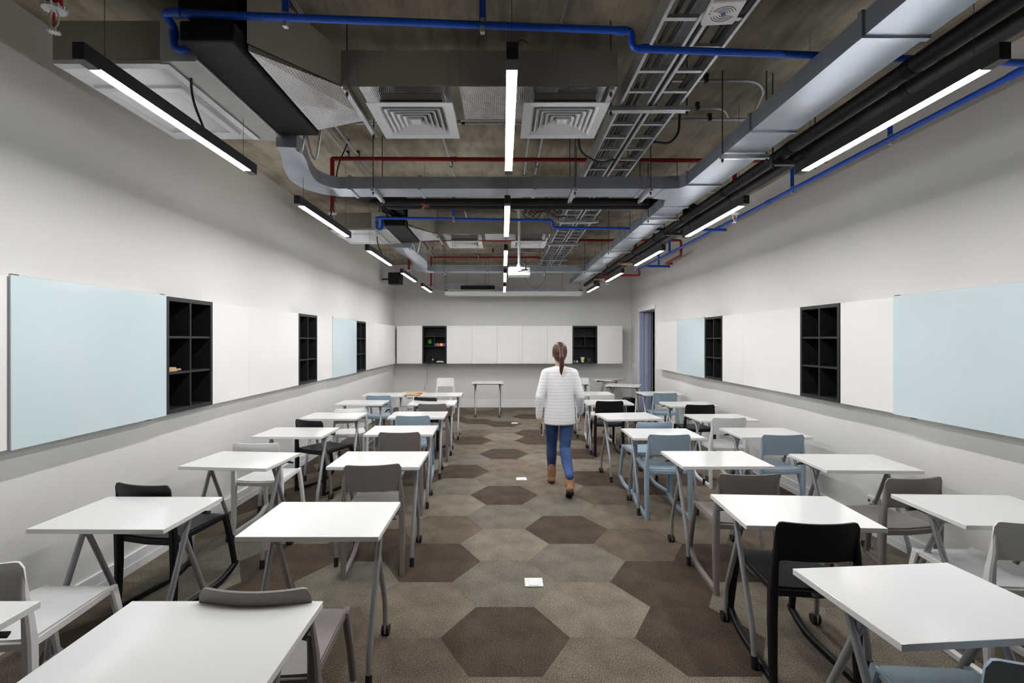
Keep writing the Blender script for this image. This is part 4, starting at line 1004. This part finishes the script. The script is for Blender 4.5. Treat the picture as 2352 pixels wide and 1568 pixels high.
for s in (-1, 1):
    bm = BM(); rbox(bm, s * 1.55 - .012, s * 1.55 + .012, -.05, .05, -.045, .05, .005); obj('end_cap', bm, M['white_plastic'], t)
    bm = BM(); bar(bm, [(s * 1.52 - .05, 0, .075), (s * 1.52 + .03, 0, .05)], .03, .02, (0, 1, 0)); cyl(bm, (s * 1.52, 0, .04), (s * 1.52, 0, ZC - H - 1.05), .004, 6); cyl(bm, (s * 1.52 - .04, 0, .06), (s * 1.52 - .04, 0, ZC - H - 1.05), .003, 6); obj('hanger', bm, M['steel_dark'], t)
bm = BM(); cyl(bm, (-1.5, -.01, -.055), (1.5, -.01, -.055), .012, 10); obj('bottom_bar', bm, M['white_metal'], t)
t = thing('soundbar', 'black soundbar above the projector screen casing', 'speaker', (-.575, 11.15, H + 1.19))
bm = BM(); rbox(bm, -.39, .39, -.05, .05, -.042, .045, .018, 3); obj('cabinet', bm, M['black_plastic'], t)
bm = BM(); rbox(bm, -.38, .38, -.054, -.049, -.035, .038, .003); obj('front_grille', bm, M['insul'], t)
for x in (-.25, .25):
    bm = BM(); cyl(bm, (x, 0, .04), (x, 0, ZC - H - 1.19), .003, 6); obj('suspension_wire', bm, M['steel_dark'], t)
t = thing('wall_speaker', 'black box speaker high in the back left corner', 'speaker', (-2.32, 10.55, H + 1.32), rz=R(-8))
bm = BM(); rbox(bm, -.13, .13, -.11, .11, -.13, .125, .015, 3); obj('cabinet', bm, M['black_plastic'], t)
bm = BM(); rbox(bm, -.115, .115, -.118, -.109, -.115, .11, .004); obj('front_grille', bm, M['insul'], t)
bm = BM(); bar(bm, [(-.12, .06, 0), (-.325, .06, 0)], .04, .03, (0, 1, 0));  obj('bracket', bm, M['steel_dark'], t)
bm = BM(); tube(bm, [(.5, 10.9, ZC)] + [(.5 + .45 * s, 10.9, H + 1.35 - .2 * math.sin(math.pi * s)) for s in [k / 14 for k in range(15)]] + [(.95, 10.9, ZC)], .004, 6)
tag(obj('hanging_lead', bm, M['wire']), 'slack black lead sagging near the back above screen', 'cable')

# ================================================================== PERSON
def remesh(o, vox, smooth=4):
    m = o.modifiers.new('remesh', 'REMESH'); m.mode = 'VOXEL'; m.voxel_size = vox; m.use_smooth_shade = True
    if smooth:
        s = o.modifiers.new('smooth', 'SMOOTH'); s.factor = .5; s.iterations = smooth
    return o
def sec(bm, secs, n=20):
    """loft of ellipses: (cx,cy,z,rx,ry)"""
    ring_loft(bm, [[(cx + rx * math.cos(2 * math.pi * i / n), cy + ry * math.sin(2 * math.pi * i / n), z) for i in range(n)] for cx, cy, z, rx, ry in secs])
def limb(bm, pts, rs, n=14):
    P = [Vector(p) for p in pts]; out = []; rr = []
    for i in range(len(P) - 1):
        for k in range(4):
            s = k / 4; out.append(P[i].lerp(P[i + 1], s)); rr.append(rs[i] * (1 - s) + rs[i + 1] * s)
    out.append(P[-1]); rr.append(rs[-1]); tube(bm, out, rr, n)
    ball(bm, P[0], rs[0] * 1.0, 12); ball(bm, P[-1], rs[-1] * 1.0, 12)
    for p, r in list(zip(P, rs))[1:-1]: ball(bm, p, r, 12)
per = thing('person', 'person walking away in white knitted sweater, blue jeans and tan boots', 'person', (.625, 5.36, 0))
skin = new_mat('skin', (.52, .32, .24), .5, noise=(10, (.49, .30, .22)))
hairm = new_mat('auburn_hair', (.045, .013, .008), .45, noise=(30, (.075, .024, .012), 4, (6, 6, 1)))
def knit():
    m = new_mat('white_knit', (.72, .72, .75), .8, bump=(90, .3)); nt = m.node_tree; b = nt.nodes['Principled BSDF']
    tc = nt.nodes.new('ShaderNodeTexCoord'); wv = nt.nodes.new('ShaderNodeTexWave'); wv.bands_direction = 'Z'; wv.inputs['Scale'].default_value = 9; wv.inputs['Distortion'].default_value = .6
    rp = nt.nodes.new('ShaderNodeValToRGB'); rp.color_ramp.elements[0].color = (.69, .68, .72, 1); rp.color_ramp.elements[1].color = (.80, .80, .82, 1); rp.color_ramp.elements[0].position = .1; rp.color_ramp.elements[1].position = .4
    nt.links.new(tc.outputs['Object'], wv.inputs[0]); nt.links.new(wv.outputs['Fac'], rp.inputs[0]); nt.links.new(rp.outputs[0], b.inputs['Base Color']); return m
jean = new_mat('blue_denim', (.022, .05, .15), .8, noise=(5, (.05, .10, .27)), bump=(120, .2))
boot = new_mat('tan_suede', (.36, .20, .10), .8, noise=(14, (.30, .16, .08)))
hip = [(-.085, .0, .84), (.085, .0, .84)]; knee = [(-.075, .15, .465), (.055, -.01, .46)]; ank = [(-.062, .275, .10), (.068, -.30, .16)]
sho = [(-.155, 0, 1.285), (.155, 0, 1.285)]; elb = [(-.222, -.045, 1.03), (.225, -.02, 1.03)]; wri = [(-.228, -.01, .79), (.245, .12, .83)]
bm = BM()
sec(bm, [(0, 0, .76, .13, .09), (0, 0, .85, .155, .10), (0, 0, .95, .135, .085), (0, 0, 1.05, .12, .08), (0, .0, 1.18, .14, .09), (0, 0, 1.28, .145, .075), (0, 0, 1.325, .08, .055), (0, .005, 1.35, .047, .045), (0, .015, 1.41, .045, .045)])
for i in (0, 1):
    limb(bm, [hip[i], knee[i], ank[i]], [.078, .05, .034]); limb(bm, [sho[i], elb[i], wri[i]], [.045, .034, .022])
ball(bm, (0, .02, 1.505), .1, 20, (.76, .93, 1.02)); ball(bm, (0, .065, 1.435), .055, 14, (.95, .8, .8))
ball(bm, (0, .112, 1.485), .014, 8, (1, 1.3, 1.3))
for s in (-1, 1): ball(bm, (s * .076, .02, 1.49), .022, 8, (.4, .9, 1.4))
# hands
for i, s in ((0, -1), (1, 1)):
    W = Vector(wri[i]); d = (W - Vector(elb[i])).normalized(); d = (d + Vector((0, 0.15, -.35))).normalized(); side = Vector((0, 1, 0)); side = (side - d * side.dot(d)).normalized(); nrm = d.cross(side)
    for k in range(4):
        b = W + side * ((k - 1.5) * .015)
        limb(bm, [b + d * .01, b + d * .075], [.011, .0105], 8)
        ln = (.060, .070, .074, .062)[k]; inn = nrm * (-s * .012 if True else 0)
        limb(bm, [b + d * .075, b + d * (.075 + ln * .45) + inn * .5, b + d * (.075 + ln * .8) + inn * 1.6, b + d * (.075 + ln) + inn * 2.6], [.0088, .0082, .0075, .0065], 8)
    limb(bm, [W + side * .018 + d * .02, W + side * .040 + d * .05, W + side * .044 + d * .085], [.012, .010, .008], 8)
body = remesh(obj('body', bm, skin, per), .0045, 3)
for s in (-1, 1):
    bm = BM(); ball(bm, (s * .03, .098, 1.505), .012, 10); obj('eye', bm, M['white_plastic'], per)
bm = BM(); ball(bm, (0, .112, 1.448), .02, 10, (1, .35, .32)); obj('lips', bm, new_mat('lip_pink', (.4, .12, .1), .4, noise=(20, (.36, .1, .09))), per)
bm = BM()
ball(bm, (0, -.0, 1.525), .105, 20, (.80, .95, .98)); ball(bm, (0, -.035, 1.475), .075, 16, (.88, .8, .95)); ball(bm, (0, -.105, 1.515), .028, 12)
limb(bm, [(0, -.115, 1.51), (.003, -.145, 1.46), (.006, -.14, 1.38), (.0, -.13, 1.31), (.004, -.125, 1.27)], [.022, .03, .028, .018, .006])
hair = remesh(obj('hair', bm, hairm, per), .006, 4)
bm = BM(); tube(bm, [(.023 * math.cos(a), -.118 + .012 * math.sin(a), 1.512 + .022 * math.sin(a)) for a in [k * math.pi / 8 for k in range(17)]], .004, 6); obj('hair_tie', bm, M['black_plastic'], hair)
bm = BM()
sec(bm, [(0, 0, .725, .172, .125), (0, 0, .74, .177, .13), (0, 0, .85, .17, .125), (0, 0, 1.0, .158, .117), (0, 0, 1.15, .158, .114), (0, 0, 1.25, .165, .106), (0, 0, 1.31, .135, .088), (0, .0, 1.345, .075, .065), (0, .0, 1.36, .062, .058)])
for i in (0, 1):
    limb(bm, [(sho[i][0] * .93, 0, 1.275), elb[i], (Vector(wri[i]) * .95 + Vector(elb[i]) * .05)], [.062, .050, .036])
limb(bm, [(-.145, 0, 1.275), (0, 0, 1.30), (.145, 0, 1.275)], [.062, .07, .062])
sw = remesh(obj('sweater', bm, knit(), per), .008, 6)
bm = BM()
sec(bm, [(0, 0, .73, .15, .10), (0, 0, .80, .152, .105), (0, 0, .88, .142, .10), (0, 0, .95, .13, .09)])
for i in (0, 1):
    limb(bm, [(hip[i][0], 0, .80), Vector(hip[i]).lerp(Vector(knee[i]), .5), knee[i], Vector(knee[i]).lerp(Vector(ank[i]), .35), Vector(ank[i]) + Vector((0, 0, .075))], [.078, .074, .060, .060, .046])
jn = remesh(obj('jeans', bm, jean, per), .008, 4)
for i, (a, pitch) in enumerate(((ank[0], 0), (ank[1], -32))):
    bm = BM(); A = Vector(a); rot = Matrix.Translation(A) @ Matrix.Rotation(R(pitch), 4, 'X')
    t_ = bmesh.new()
    sec(t_, [(0, -.0, .085, .055, .058), (0, 0, .03, .052, .056), (0, .01, -.03, .050, .060)])
    limb(t_, [(0, -.015, -.055), (0, .06, -.062), (0, .135, -.070)], [.042, .040, .030])
    merge(bm, t_, rot); bo = remesh(obj('boot', bm, boot, per), .007, 4)
    bm = BM(); t_ = bmesh.new(); prism(t_, [(.044 * math.cos(q) * (1 if math.sin(q) < 0 else .95), .055 + .118 * math.sin(q)) for q in [2 * math.pi * k / 20 for k in range(20)]], -.105, -.088); merge(bm, t_, rot); obj('sole', bm, M['rubber'], bo)
t = thing('mobile_phone', 'slim pale phone held in the walking person\'s left hand', 'phone', (.432, 5.36, .67), rz=R(10))
bm = BM(); rbox(bm, -.004, .004, -.034, .034, -.07, .07, .003); obj('body', bm, M['white_plastic'], t)
bm = BM(); rbox(bm, -.0052, -.0038, -.031, .031, -.063, .063, .0005, 1); obj('display', bm, M['black_plastic'], t)
